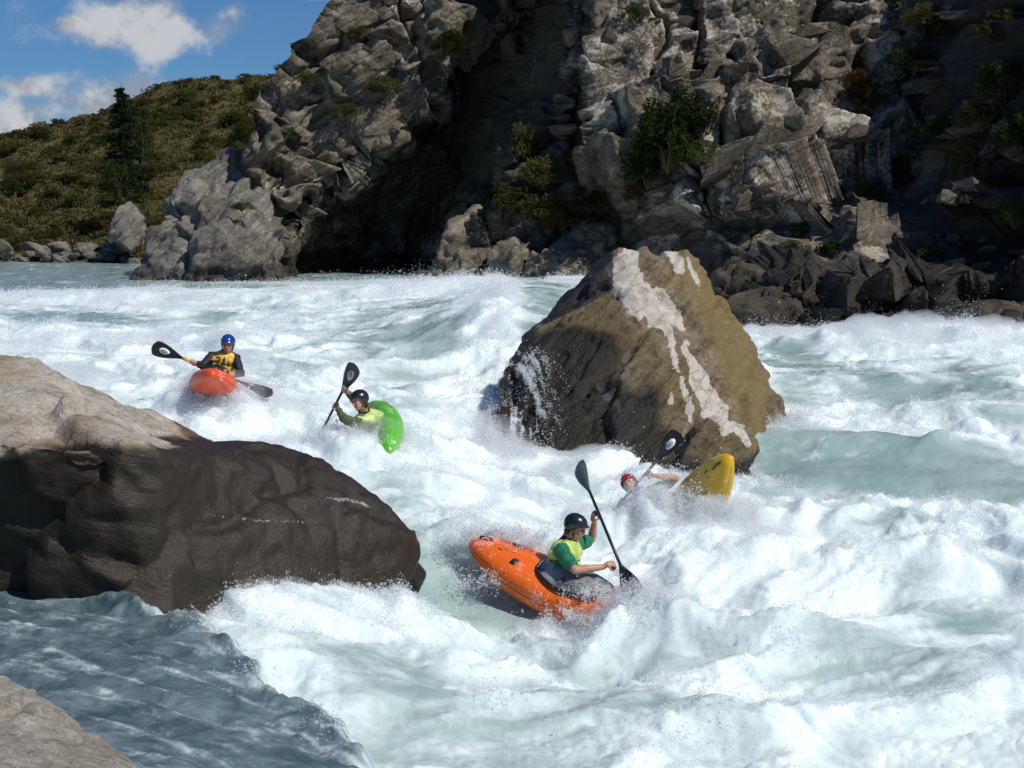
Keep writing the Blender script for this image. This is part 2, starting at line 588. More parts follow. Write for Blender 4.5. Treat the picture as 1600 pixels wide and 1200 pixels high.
CALM = [_patch(690, 925, 75, 48, 1.2), _patch(800, 940, 70, 22, 0.7, 20), _patch(1400, 735, 230, 34, 1.0, 3), _patch(1240, 590, 55, 45, 0.8, 20), _patch(1370, 600, 90, 26, 0.6, 15),
        _patch(620, 505, 80, 22, 0.35, -20), _patch(850, 475, 55, 40, 0.6, -30), _patch(690, 525, 50, 40, 0.4, -40), _patch(120, 500, 140, 14, 0.7, 2), _patch(120, 428, 330, 18, 1.3),
        _patch(430, 445, 140, 9, 0.7), _patch(225, 590, 60, 12, 0.6), _patch(340, 500, 40, 14, 0.5), _patch(1420, 880, 60, 50, 0.45, 45), _patch(1230, 690, 60, 25, 0.6), _patch(600, 1060, 110, 40, 0.42, 20),
        _patch(1000, 1080, 150, 50, 0.30), _patch(1350, 1050, 170, 70, 0.25, 20), _patch(1480, 960, 120, 30, 0.35), _patch(1520, 600, 80, 22, 0.5), _patch(520, 520, 110, 30, 0.25),
        _patch(640, 620, 70, 40, 0.35), _patch(1180, 960, 160, 30, 0.25), _patch(870, 1130, 130, 50, 0.25), _patch(1450, 660, 140, 14, 0.4), _patch(640, 850, 40, 30, 0.6), _patch(440, 575, 60, 14, 0.3)]
WHITE = [_patch(560, 900, 110, 40, 0.8), _patch(620, 955, 60, 40, 0.8), _patch(330, 975, 90, 16, 0.6), _patch(720, 690, 80, 130, 0.5), _patch(820, 730, 90, 30, 0.8), _patch(1000, 735, 140, 30, 0.8), _patch(1150, 830, 120, 50, 0.7),
         _patch(600, 442, 130, 10, 0.8), _patch(1400, 535, 250, 12, 0.8), _patch(330, 640, 90, 22, 0.6), _patch(765, 560, 40, 90, 0.9, 8), _patch(745, 640, 45, 70, 0.7, 8), _patch(0, 520, 180, 14, 0.5), _patch(140, 463, 180, 10, 0.6), _patch(1300, 660, 110, 22, 0.5),
         _patch(1200, 900, 160, 60, 0.5), _patch(870, 985, 140, 16, 0.6)]
MOUNDS = [  # standing waves and foam piles: pixel, distance, radius across, radius along, height
    (560, 945, 14.5, 0.8, 0.4, 0.04), (635, 950, 14.7, 0.4, 0.3, 0.16), (420, 960, 13.9, 0.7, 0.4, 0.22), (870, 1010, 14.7, 1.4, 0.35, 0.20), (1150, 850, 17.6, 1.0, 0.5, 0.16), (700, 930, 15.9, 0.7, 0.5, -0.25),
    (690, 450, 45, 4.5, 1.5, 0.35), (500, 450, 48, 4.0, 1.2, 0.25), (850, 470, 36, 2.0, 2.0, 0.30), (1400, 530, 36, 5.0, 1.0, 0.28), (1550, 530, 36, 3.0, 1.0, 0.22), (1380, 760, 20.3, 1.8, 0.6, -0.28), (1350, 690, 22.6, 2.2, 0.5, 0.30),
    (1380, 800, 18.8, 2.0, 0.5, 0.25), (1480, 880, 17.2, 0.9, 0.5, 0.28), (1060, 830, 18.0, 0.6, 0.3, 0.10), (985, 800, 18.7, 0.5, 0.3, 0.10), (1045, 985, 14.9, 0.5, 0.4, 0.26), (1020, 805, 18.8, 0.45, 0.3, 0.22), (1110, 770, 19.2, 0.7, 0.5, -0.15), (330, 640, 22.2, 0.8, 0.3, 0.16), (150, 470, 44, 5, 0.8, 0.25), (100, 530, 31, 3, 0.6, 0.22),
    (1250, 1000, 14.5, 1.2, 0.4, 0.22), (1480, 1030, 14.0, 1.0, 0.5, 0.22), (780, 1060, 13.2, 1.2, 0.4, 0.18), (1100, 1120, 12.4, 1.2, 0.4, 0.20), (735, 690, 21.2, 0.5, 0.8, 0.12), (1500, 650, 25, 2.5, 0.7, 0.25), (1300, 600, 29, 2.0, 0.8, 0.22),
    (600, 720, 19.6, 1.0, 0.5, 0.15), (1000, 745, 20.9, 1.4, 0.35, 0.06), (850, 745, 20.9, 1.0, 0.5, -0.12), (1210, 690, 23.2, 0.7, 0.4, 0.25)]


def water_field(x, y):
    """height, sideways shift, foam and clear-water amount of the river surface at (x, y)"""
    x = np.asarray(x, float); y = np.asarray(y, float)
    z = base_level(x, y)
    # pixel position of the mean surface, only to place the patches listed above
    px, py = to_pix(np.stack([x, y, z], 1))
    # turbulence strength
    A = 0.25 + 0.75 * sstep(-y, -52, -34)
    A = np.where(x / y > 0.09, np.maximum(A, 0.9), A)
    side = chute_side(x, y)
    side = side + 0.16 * perlin2(x * 1.7, y * 1.7, 61) + 0.07 * perlin2(x * 5, y * 5, 62)
    chute = sstep(side, -0.10, 0.22) * sstep(y, 14.6, 13.6)
    # flow-aligned, domain-warped waves
    wx = x + 0.6 * perlin2(x * 0.35, y * 0.35, 3) + 0.25 * perlin2(x * 0.9, y * 0.9, 5)
    wy = y + 0.6 * perlin2(x * 0.35, y * 0.35, 4) + 0.25 * perlin2(x * 0.9, y * 0.9, 6)
    ang = 0.55
    u = wx * math.cos(ang) + wy * math.sin(ang)
    v = -wx * math.sin(ang) + wy * math.cos(ang)
    def ridge(n):
        return 1 - np.sqrt(n * n + 0.012) * 2.0
    r1 = ridge(perlin2(u * 0.33, v * 0.55, 11))
    r2 = ridge(perlin2(u * 0.75, v * 1.2, 12))
    big = 0.20 * (r1 - 0.45) + 0.09 * (r2 - 0.45) + 0.12 * perlin2(wx * 0.22, wy * 0.35, 13)
    calm = np.zeros_like(x); white = np.zeros_like(x)
    for lst, arr in ((CALM, calm), (WHITE, white)):
        for (cx, cy, rx, ry, s, rot) in lst:
            c, sn = math.cos(math.radians(rot)), math.sin(math.radians(rot))
            dx, dy = px - cx, py - cy
            a = (dx * c + dy * sn) / rx
            b = (-dx * sn + dy * c) / ry
            d2 = a * a + b * b
            arr += s * np.exp(-d2 * d2 * 0.5 - d2 * 0.3)
    z = z + big * A * (1 - 0.75 * np.clip(calm, 0, 1)) * (1 - chute)
    for (mx, my, mY, ra, rl, h) in MOUNDS:
        c = P(mx, my, mY)
        d2 = ((x - c[0]) / ra) ** 2 + ((y - c[1]) / rl) ** 2
        z = z + h * np.exp(-d2)
    # foam
    n1 = fbm2(wx * 0.8, wy * 1.1, 21, 4, 0.6)
    n2 = fbm2(wx * 0.28, wy * 0.45, 22, 3, 0.55)
    foam = 0.73 + 0.26 * n1 + 0.34 * n2 + 0.30 * (r1 * 0.5 + r2 * 0.3) - 0.1
    streak = fbm2(u * 0.5, v * 2.4, 23, 4, 0.6)
    foam = foam + 0.22 * streak
    str2 = fbm2(u * 0.9, v * 4.5, 24, 4, 0.62)
    foam = foam + 0.9 * np.clip(white, 0, 1.2) - 1.05 * np.clip(calm, 0, 1.3)
    foam = foam + 0.38 * np.clip(calm, 0, 1) * np.clip(str2 + 0.05, 0, 1)
    far = sstep(y, 46, 56) * (x / y < 0.02)
    foam = np.where(far > 0, foam * (1 - far) + far * (-0.1 + 0.55 * streak), foam)
    foam = np.clip(foam, 0, 1)
    # froth: lumps at many sizes
    fr = foam * A * (1 - chute)
    def puff(n):
        return np.sqrt(n * n + 0.002) * 2 - 0.5
    b1 = puff(perlin2(wx * 1.3, wy * 1.6, 31))
    b2 = puff(perlin2(wx * 2.9 + 3, wy * 3.3, 32))
    b3 = puff(perlin2(x * 6.6, y * 7.2, 33))
    b4 = puff(perlin2(x * 14.0, y * 15.0, 34))
    z = z + fr * (0.10 * b1 + 0.045 * b2 + 0.020 * b3 + 0.009 * b4)
    z = z + (1 - fr) * (0.020 * perlin2(wx * 2.6, wy * 3.4, 35) + 0.008 * perlin2(x * 7, y * 8.5, 36)) * (0.6 + 0.4 * A)
    sx = fr * (0.05 * perlin2(x * 3.1, y * 3.1, 41) + 0.025 * perlin2(x * 8, y * 8, 42))
    sy = fr * (0.05 * perlin2(x * 3.1, y * 3.1, 43) + 0.025 * perlin2(x * 8, y * 8, 44)) - fr * 0.10 * b1
    # the smooth dark chute: raised tongue that ends at a lip
    cu = x * 0.80 - y * 0.60
    cv = x * 0.60 + y * 0.80
    rip = 0.045 * perlin2(cu * 0.4, cv * 1.4, 51) + 0.024 * perlin2(cu * 0.9, cv * 4.2, 52) + 0.010 * perlin2(cu * 3.4, cv * 9, 53) + 0.006 * perlin2(cu * 9, cv * 20, 57)
    edge = np.exp(-((side - 0.18) / 0.22) ** 2)
    rip = rip + edge * (0.05 + 0.07 * perlin2(x * 2.2, y * 2.2, 54) + 0.05 * np.abs(perlin2(x * 6, y * 6, 55)))
    z = z + chute * (0.30 + rip)
    gully = np.exp(-((side - 0.0) / 0.5) ** 2) * (side < 0) * sstep(y, 14, 13) * 0.12
    z = z - gully
    cf = np.clip(0.30 * fbm2(cu * 0.8, cv * 4.2, 56, 5, 0.7) + 0.30 * fbm2(cu * 2.5, cv * 11, 58, 4, 0.65) + 0.02, 0, 0.42)
    cf = np.clip(cf + 0.55 * np.exp(-((side - 0.02) / 0.16) ** 2) * np.clip(0.5 + fbm2(x * 3, y * 3, 59, 3), 0, 1), 0, 0.7)
    foam = foam * (1 - chute) + chute * cf
    return z, sx, sy, foam, chute


def build_river():
    ang = np.tan(np.concatenate([np.linspace(-0.64, -0.345, 60)[:-1], np.linspace(-0.345, 0.345, 900), np.linspace(0.345, 0.64, 60)[1:]]))
    ys = [8.0]
    while ys[-1] < 96:
        y = ys[-1]
        ys.append(y + max(0.022, 0.0030 * y * (1 if y < 34 else 1 + (y - 34) * 0.06)))
    ys = np.array(ys)
    X = (ang[None, :] * ys[:, None]).ravel()
    Y = np.repeat(ys, len(ang))
    z, sx, sy, foam, deep = water_field(X, Y)
    co = np.stack([X + sx, Y + sy, z], 1)
    fc = grid_faces(len(ys), len(ang))
    print('river', len(ys), len(ang), len(fc))
    o = mesh_np('river_water', co, fc, M['water'], True, {'foam': foam, 'deep': deep})
    tag(o, 'milky turquoise river breaking into white rapids', None, None, 'structure')
    return co, foam, deep, (len(ys), len(ang))


# ---------------------------------------------------------------- rocks
ROCKS = []


def bed_rot(bed):
    q = Vector(bed).normalized().rotation_difference(Vector((0, 0, 1)))
    return np.array(q.to_matrix())


def rock_relief(co, nrm, bed, seed, amps, elong=2.2, fine=0.02, strata=(), joints=()):
    """push the surface in and out: bedded broken blocks at several sizes plus grain"""
    R = bed_rot(bed)
    q = co @ R.T
    q = q * np.array([1 / elong, 1 / elong, 1.0])
    w = fbm3(co * 0.7, seed + 5, 2)[:, None] * 0.35
    h = np.zeros(len(co))
    for k, (size, amp) in enumerate(amps):
        b, e = blocks3(q / size + w * 0.5, seed + 31 * k, 1.25)
        h += amp * np.clip(b, -1.2, 1.2)
        h -= amp * 0.35 * (1 - sstep(e, 0.0, 0.10))
    for k, (per, amp) in enumerate(strata):
        s = q[:, 2] / per + 0.9 * fbm3(co * (0.30 / per), seed + 55 + k, 2) + 0.35 * np.round(2.5 * perlin3(co * (0.55 / per), seed + 58 + k))
        fr = s - np.floor(s)
        vary = _u(_hash(np.floor(s).astype(np.int32), np.floor(q[:, 0] / (per * 7)).astype(np.int32), np.zeros(len(co), np.int32), seed + k))
        h += amp * (np.where(fr < 0.82, fr / 0.82, (1 - fr) / 0.18) - 0.5) * (0.35 + 1.0 * vary)
    for k, (d, per, amp) in enumerate(joints):
        d = np.array(d) / np.linalg.norm(d)
        s = (co @ d) / per + 0.35 * fbm3(co * 0.14, seed + 155 + k, 3)
        fr = s - np.floor(s)
        vary = _u(_hash(np.floor(s).astype(np.int32), np.zeros(len(co), np.int32), np.zeros(len(co), np.int32), seed + 171 + k))
        h += amp * (vary - 0.5) * 1.6 + amp * 0.5 * (fr - 0.5) * (vary > 0.4)
        h -= amp * 0.7 * (1 - sstep(np.minimum(fr, 1 - fr), 0.0, 0.035)) * (vary > 0.3)
    h += fine * fbm3(co * 5.0, seed + 77, 3, 0.55)
    return co + nrm * h[:, None], h


def soften(h, faces, times):
    """average the relief over neighbouring points so that steps do not turn into saw teeth"""
    h = np.asarray(h, float)
    k = faces.shape[1]
    for _ in range(times):
        s = np.zeros(len(h)); c = np.zeros(len(h))
        for a in range(k):
            b = (a + 1) % k
            s += np.bincount(faces[:, a], h[faces[:, b]], len(h)) + np.bincount(faces[:, b], h[faces[:, a]], len(h))
            c += np.bincount(faces[:, a], minlength=len(h)) + np.bincount(faces[:, b], minlength=len(h))
        h = 0.4 * h + 0.6 * s / np.maximum(c, 1)
    return h


def make_rock(name, hulls, voxel, bed, seed, amps, mat, smooth=2, wet_z=None, wet_h=0.5, elong=2.2, fine=0.02, paint=None, parent=None, bend=None, strata=(), soft=1):
    v, f = join([hull(h) for h in hulls])
    co, fc = remesh(v, f, voxel, smooth)
    n = normals_of(co, fc)
    if bend:
        co = bend(co)
    co2, h = rock_relief(co, n, bed, seed, amps, elong, fine, strata)
    for _ in range(soft):
        n = np.stack([soften(n[:, k], fc, 2) for k in range(3)], 1)
    n /= np.linalg.norm(n, axis=1, keepdims=True) + 1e-9
    h = soften(h, fc, soft) + (0.35 * fine * fbm3(co * 3.1, seed + 301, 4, 0.6) + 0.55 * fine * np.abs(fbm3(co * 8.0, seed + 302, 3, 0.6)) if soft > 1 else 0)
    co2 = co + n * h[:, None]
    at = {'pale': np.zeros(len(co)), 'wet': np.zeros(len(co)), 'film': np.zeros(len(co)), 'stain_shade': np.zeros(len(co))}
    if wet_z is not None:
        at['wet'] = 1 - sstep(co2[:, 2] + 0.25 * fbm3(co2 * 1.1, seed + 3, 3), wet_z, wet_z + wet_h)
    if paint:
        paint(co2, n, at)
    base = co2.mean(0); base[2] = co2[:, 2].min()
    ROCKS.append((co2, n, at))
    o = mesh_np(name, co2 - base, fc, mat, True, at, parent)
    o.location = base
    return o


def Pz(px, py, z):
    """the point seen at (px, py) at height z"""
    d = _fw + _up * ((600 - py) / F) + np.array([1.0, 0, 0]) * ((px - 800) / F)
    t = (z - CAMZ) / d[2]
    return np.array([0, 0, CAMZ]) + d * t


# the cliff: its distance from the camera by direction, as broad planes
LEVELS = {
    -160: [(380, 63), (525, 63), (640, 63.5), (760, 64), (840, 63.0), (905, 59), (930, 58.5), (1080, 59.5), (1200, 58.5), (1420, 58), (1600, 55), (1760, 53)],
    0: [(380, 61), (520, 61), (640, 61.5), (760, 63), (820, 62.2), (893, 57.4), (905, 57.8), (928, 56.4), (1080, 57), (1087, 58.6), (1100, 56), (1200, 55.5), (1400, 56), (1500, 50), (1600, 46.5), (1760, 44)],
    150: [(380, 60.5), (420, 60.5), (560, 61), (720, 63), (765, 63), (880, 56.4), (892, 56.9), (918, 55.5), (1080, 55.3), (1088, 57), (1102, 54.3), (1200, 54), (1400, 53.8), (1480, 48.5), (1600, 44.5), (1760, 42)],
    250: [(380, 60.5), (440, 60), (600, 61.5), (720, 64), (792, 55.9), (802, 55.6), (885, 56.2), (890, 56.6), (912, 54.9), (1080, 54), (1100, 53), (1300, 51.5), (1400, 51.6), (1470, 46.5), (1600, 43), (1760, 41)],
    340: [(380, 60), (430, 60), (600, 63), (690, 65.5), (735, 56.2), (760, 55.5), (950, 56.0), (1000, 54.5), (1100, 52), (1200, 50), (1285, 48.5), (1322, 46.3), (1400, 46.5), (1600, 43.5), (1760, 41)],
    440: [(380, 59.5), (430, 59.5), (600, 62), (668, 63), (702, 56), (760, 55.5), (960, 55), (1000, 53), (1100, 50), (1160, 46), (1250, 43.5), (1290, 43.5), (1322, 41.8), (1600, 41.3), (1760, 40)],
    560: [(380, 58.5), (430, 58.5), (600, 61), (668, 62), (702, 55), (760, 54.5), (960, 54), (1000, 51), (1100, 46), (1160, 42), (1250, 40.9), (1290, 41.2), (1322, 39.9), (1600, 39.2), (1760, 38.5)],
}
SKYLINE = [(378, 262), (386, 240), (398, 208), (410, 185), (440, 130), (468, 92), (490, 60), (507, 28), (525, 0), (545, -40), (600, -110), (680, -160), (1760, -160)]


def cliff_depth(px, py):
    ks = sorted(LEVELS)
    vals = np.stack([np.interp(px, [a for a, b in LEVELS[k]], [b for a, b in LEVELS[k]]) for k in ks], 0)
    t = np.clip(np.interp(py, ks, np.arange(len(ks))), 0, len(ks) - 1.0001)
    i = t.astype(int); f = t - i
    f = f * f * (3 - 2 * f) * 0.4 + f * 0.6
    idx = np.arange(vals.shape[1])
    return vals[i, idx] * (1 - f) + vals[i + 1, idx] * f


CLIFF = {}
HOLLOW = [(424, 470), (428, 378), (470, 325), (560, 238), (665, 165), (735, 98), (795, 25), (825, -20), (900, -20), (884, 150), (826, 232), (780, 285), (735, 330), (690, 395), (690, 470)]


def poly_inside(px, py, poly):
    """signed distance to a polygon, positive inside"""
    d = np.full(len(px), 1e9); ins = np.zeros(len(px), bool)
    for (ax, ay), (bx, by) in zip(poly, poly[1:] + poly[:1]):
        vx, vy = bx - ax, by - ay
        t = np.clip(((px - ax) * vx + (py - ay) * vy) / (vx * vx + vy * vy + 1e-9), 0, 1)
        d = np.minimum(d, np.hypot(px - ax - vx * t, py - ay - vy * t))
        c = (ay > py) != (by > py)
        xi = ax + (py - ay) * vx / (vy if abs(vy) > 1e-9 else 1e-9)
        ins ^= c & (px < xi)
    return np.where(ins, d, -d)



def build_cliff():
    nc, nr, nb = 700, 430, 14
    pxs = np.linspace(379, 1740, nc)
    ptop = np.interp(pxs, [a for a, b in SKYLINE], [b for a, b in SKYLINE])
    pbot = np.interp(pxs, [379, 960, 1100, 1160, 1740], [474, 478, 545, 572, 572])
    v = np.linspace(0, 1, nr)[:, None]
    PX = np.repeat(pxs[None, :], nr, 0)
    PY = pbot[None, :] * (1 - v) + ptop[None, :] * v
    Yd = cliff_depth(PX.ravel(), PY.ravel())
    jx = PX.ravel() + 22 * perlin2(PX.ravel() * 0.02, PY.ravel() * 0.02, 91) + 9 * perlin2(PX.ravel() * 0.07, PY.ravel() * 0.07, 92)
    jy = PY.ravel() + 22 * perlin2(PX.ravel() * 0.02, PY.ravel() * 0.02, 93) + 9 * perlin2(PX.ravel() * 0.07, PY.ravel() * 0.07, 94)
    hol = poly_inside(jx, jy, HOLLOW)
    roof = sstep(hol, -1, 26) * (1 - 0.75 * sstep(PX.ravel(), 700, 790))
    Yd = Yd + 5.0 * roof  # face carved back here so that it falls into shade
    co = P(PX.ravel(), PY.ravel(), Yd)
    co = co.reshape(nr, nc, 3)
    back = []
    top = co[-1]
    for k in range(1, nb + 1):
        s = (k / nb) ** 1.5 * 14
        b = top.copy()
        b[:, 1] += s * 1.0
        b[:, 0] += s * 0.35
        b[:, 2] += s * 0.10 * (1 - k / nb) - 0.02 * s * s * 0.3
        back.append(b)
    co = np.concatenate([co, np.array(back)], 0).reshape(-1, 3)
    fc = grid_faces(nr + nb, nc)
    n = -normals_of(co, fc)
    n = np.where((n[:, 1] > 0.5)[:, None], -n, n)
    # smooth the normals by a fixed bias so that steps stay readable
    nn = n * 0.6 + np.array([0.1, -0.8, 0.15]); nn /= np.linalg.norm(nn, axis=1, keepdims=True)
    pxf, pyf = to_pix(co)
    rough = np.where(pxf < 780, 0.72, 1.0)
    co2, h = rock_relief(co, nn, (-0.42, -0.25, 0.85), 7, [(7.5, 1.35), (3.2, 0.58), (1.3, 0.22), (0.55, 0.09)], 1.9, 0.035, [(1.7, 0.22), (0.5, 0.05)], [((0.95, 0.0, 0.30), 3.6, 0.65), ((0.75, 0.2, 0.65), 5.5, 0.75)])
    h = 0.55 * h + 0.45 * soften(h, fc, 1)
    co2 = co + nn * (h * rough)[:, None]
    CLIFF['co'] = co2; CLIFF['px'], CLIFF['py'] = to_pix(co2)
    wz = np.interp(co2[:, 0], [-10, 0, 4, 12], [1.75, 1.8, 1.3, 1.0])
    blk, _ = blocks3(co2 / 1.6, 333, 0.2)
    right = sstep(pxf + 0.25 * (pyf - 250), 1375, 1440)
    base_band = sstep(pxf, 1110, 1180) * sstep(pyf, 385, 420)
    painted_shade_damp = np.clip(0.85 * right + 0.8 * base_band + 0.5 * fbm3(co2 * 0.3, 19, 3), 0, 1) * np.clip(right + base_band, 0, 1)  # painted shade of the right face, with damp along the waterline
    lit_zone = sstep(pxf, 900, 930) * (1 - right) * (1 - base_band) + 0.7 * (1 - sstep(pxf, 690, 760)) + 0.3  # sunlight painted in: the lit parts of the face get paler rock
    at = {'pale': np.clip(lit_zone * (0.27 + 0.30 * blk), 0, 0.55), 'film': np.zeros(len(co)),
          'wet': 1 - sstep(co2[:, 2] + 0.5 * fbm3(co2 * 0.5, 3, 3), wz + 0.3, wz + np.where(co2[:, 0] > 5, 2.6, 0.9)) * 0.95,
          'stain_shade': np.clip(0.10 + sstep(pxf, 1390, 1480) * 0.75 + 0.75 * sstep(pxf, 690, 735) * (1 - sstep(pxf, 860, 905)) * (pyf < 330) + 0.6 * fbm3(co2 * 0.22, 15, 3), 0, 1)}  # staining, plus painted shade on the right face and beside the hollow
    at['wet'] = np.maximum(at['wet'], 0.85 * painted_shade_damp)  # the painted shade darkens the rock through the wet mask
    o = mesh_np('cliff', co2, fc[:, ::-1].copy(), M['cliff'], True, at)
    tag(o, 'tall broken grey schist cliff along the far side of the river', None, None, 'structure')
    return o


def cliff_point(px, py):
    i = np.argmin((CLIFF['px'] - px) ** 2 + (CLIFF['py'] - py) ** 2 + 1e-4 * CLIFF['co'][:, 1])
    return CLIFF['co'][i].copy()


HILL = {}


def build_hill():
    nc, nr = 240, 150
    pxs = np.linspace(-420, 640, nc)
    sky_y = np.interp(pxs, [-420, -200, 0, 60, 110, 160, 215, 270, 320, 360, 400, 440, 480, 520, 640], [235, 215, 203, 197, 190, 172, 150, 128, 120, 121, 117, 104, 90, 70, 40])
    v = np.linspace(0, 1, nr)[:, None]
    bot = 418.0
    PX = np.repeat(pxs[None], nr, 0)
    PY = bot * (1 - v) + sky_y[None] * v
    Yd = 79 + 58 * v ** 1.25 + 0 * PX
    co = P(PX.ravel(), PY.ravel(), Yd.ravel()).reshape(nr, nc, 3)
    back = []
    for k in range(1, 9):
        b = co[-1].copy()
        s = 8.0 * k
        b[:, 1] += s; b[:, 2] -= 0.02 * s * s * 0.25 + 0.1 * s
        back.append(b)
    co = np.concatenate([co, np.array(back)], 0).reshape(-1, 3)
    bumpy = fbm3(co * 0.16, 61, 4) * 0.7 + fbm3(co * 0.7, 62, 3) * 0.22
    co[:, 2] += bumpy * sstep(co[:, 2], 1.5, 3.5)
    co[:, 1] -= 0.8 * bumpy
    o = mesh_np('hillside', co, grid_faces(nr + 8, nc)[:, ::-1].copy(), M['hill'], True)
    tag(o, 'brown and olive scrub hillside beyond the river bend', None, None, 'structure')
    HILL['co'] = co[:nr * nc].reshape(nr, nc, 3)
    HILL['pxs'] = pxs
    return o


def hill_point(i, j):
    return HILL['co'][i, j].copy()


# river bed and ground far outside, so that nothing ends in a void
def build_ground():
    co = np.array([(-400, -60, -2.5), (400, -60, -2.5), (400, 78, -2.5), (-400, 78, -2.5), (400, 600, -2.0), (-400, 600, -2.0)])
    o = mesh_np('ground', co, [(0, 1, 2, 3), (3, 2, 4, 5)], M['hill'], False)
    tag(o, 'stony ground under the river and valley', None, None, 'structure')
M = {}
M['water'] = water_mat()
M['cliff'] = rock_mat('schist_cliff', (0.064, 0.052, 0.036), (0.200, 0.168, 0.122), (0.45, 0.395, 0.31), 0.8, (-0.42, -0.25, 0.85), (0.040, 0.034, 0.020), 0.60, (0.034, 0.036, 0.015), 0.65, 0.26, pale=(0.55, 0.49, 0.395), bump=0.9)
M['wet_cliff'] = rock_mat('wet_brown_rock', (0.035, 0.028, 0.02), (0.085, 0.068, 0.048), (0.19, 0.155, 0.115), 0.9, (-0.42, -0.25, 0.85), (0.09, 0.062, 0.035), 0.6, (0.04, 0.04, 0.018), 0.5, 0.35, bump=0.9)
M['outcrop'] = rock_mat('schist_outcrop', (0.07, 0.066, 0.056), (0.195, 0.182, 0.158), (0.40, 0.375, 0.33), 0.9, (-0.45, -0.3, 0.8), (0.10, 0.075, 0.045), 0.45, (0.06, 0.062, 0.03), 0.3, 0.35, bump=0.8)
M['boulder'] = rock_mat('midstream_boulder_rock', (0.055, 0.043, 0.028), (0.20, 0.160, 0.103), (0.43, 0.37, 0.27), 1.5, (-0.75, 0.1, 0.6), (0.20, 0.138, 0.05), 0.6, (0.06, 0.052, 0.025), 0.5, 0.14, cracks=0.5, pale=(0.66, 0.60, 0.52), bump=0.9, bedding=0.6)
M['near'] = rock_mat('near_slab_rock', (0.15, 0.13, 0.105), (0.40, 0.36, 0.30), (0.60, 0.555, 0.475), 1.5, (0.35, -0.2, 0.9), (0.26, 0.165, 0.075), 0.45, (0.16, 0.115, 0.05), 0.35, 0.105, cracks=0.25, bump=0.5, bedding=0.35)
M['bank'] = rock_mat('bank_rock', (0.15, 0.13, 0.105), (0.30, 0.275, 0.23), (0.46, 0.43, 0.37), 2.2, (0.35, -0.2, 0.9), (0.17, 0.13, 0.08), 0.4, (0.1, 0.085, 0.05), 0.35, 0.3, cracks=0.3, bump=0.4, bedding=0.25)


def hill_mat():
    m, t = material('scrub_ground')
    tc = t.n('ShaderNodeTexCoord').outputs['Object']
    a = t.noise(tc, 0.35, 6, 0.62)
    b = t.noise(tc, 1.6, 5, 0.65)
    e = t.noise(tc, 0.13, 4, 0.6)
    c = t.mix(t.ss(a, 0.38, 0.60), (0.080, 0.078, 0.028), (0.125, 0.100, 0.042))
    c = t.mix(t.ss(b, 0.45, 0.66), c, (0.035, 0.042, 0.014))
    c = t.mix(t.math('MULTIPLY', t.ss(e, 0.5, 0.62), 0.35), c, (0.13, 0.10, 0.05))
    bp = t.n('ShaderNodeBump', i_Height=b, i_Strength=0.8, i_Distance=0.6)
    p = t.n('ShaderNodeBsdfPrincipled', i_Base_Color=c, i_Roughness=0.95, i_Normal=bp.outputs[0])
    p.inputs['Specular IOR Level'].default_value = 0.1
    t.n('ShaderNodeOutputMaterial', i_0=p)
    return m


M['hill'] = hill_mat()
RIV = build_river()
build_cliff()
build_hill()
build_ground()
# ---------------------------------------------------------------- boulders
def pt(lst):
    return [P(*k) for k in lst]


def seg_dist(px, py, poly):
    d = np.full(len(px), 1e9)
    for (a, b) in zip(poly[:-1], poly[1:]):
        ax, ay, aw = a; bx, by, bw = b
        vx, vy = bx - ax, by - ay
        t = np.clip(((px - ax) * vx + (py - ay) * vy) / (vx * vx + vy * vy), 0, 1)
        w = aw + (bw - aw) * t
        d = np.minimum(d, np.hypot(px - ax - vx * t, py - ay - vy * t) / w)
    return d


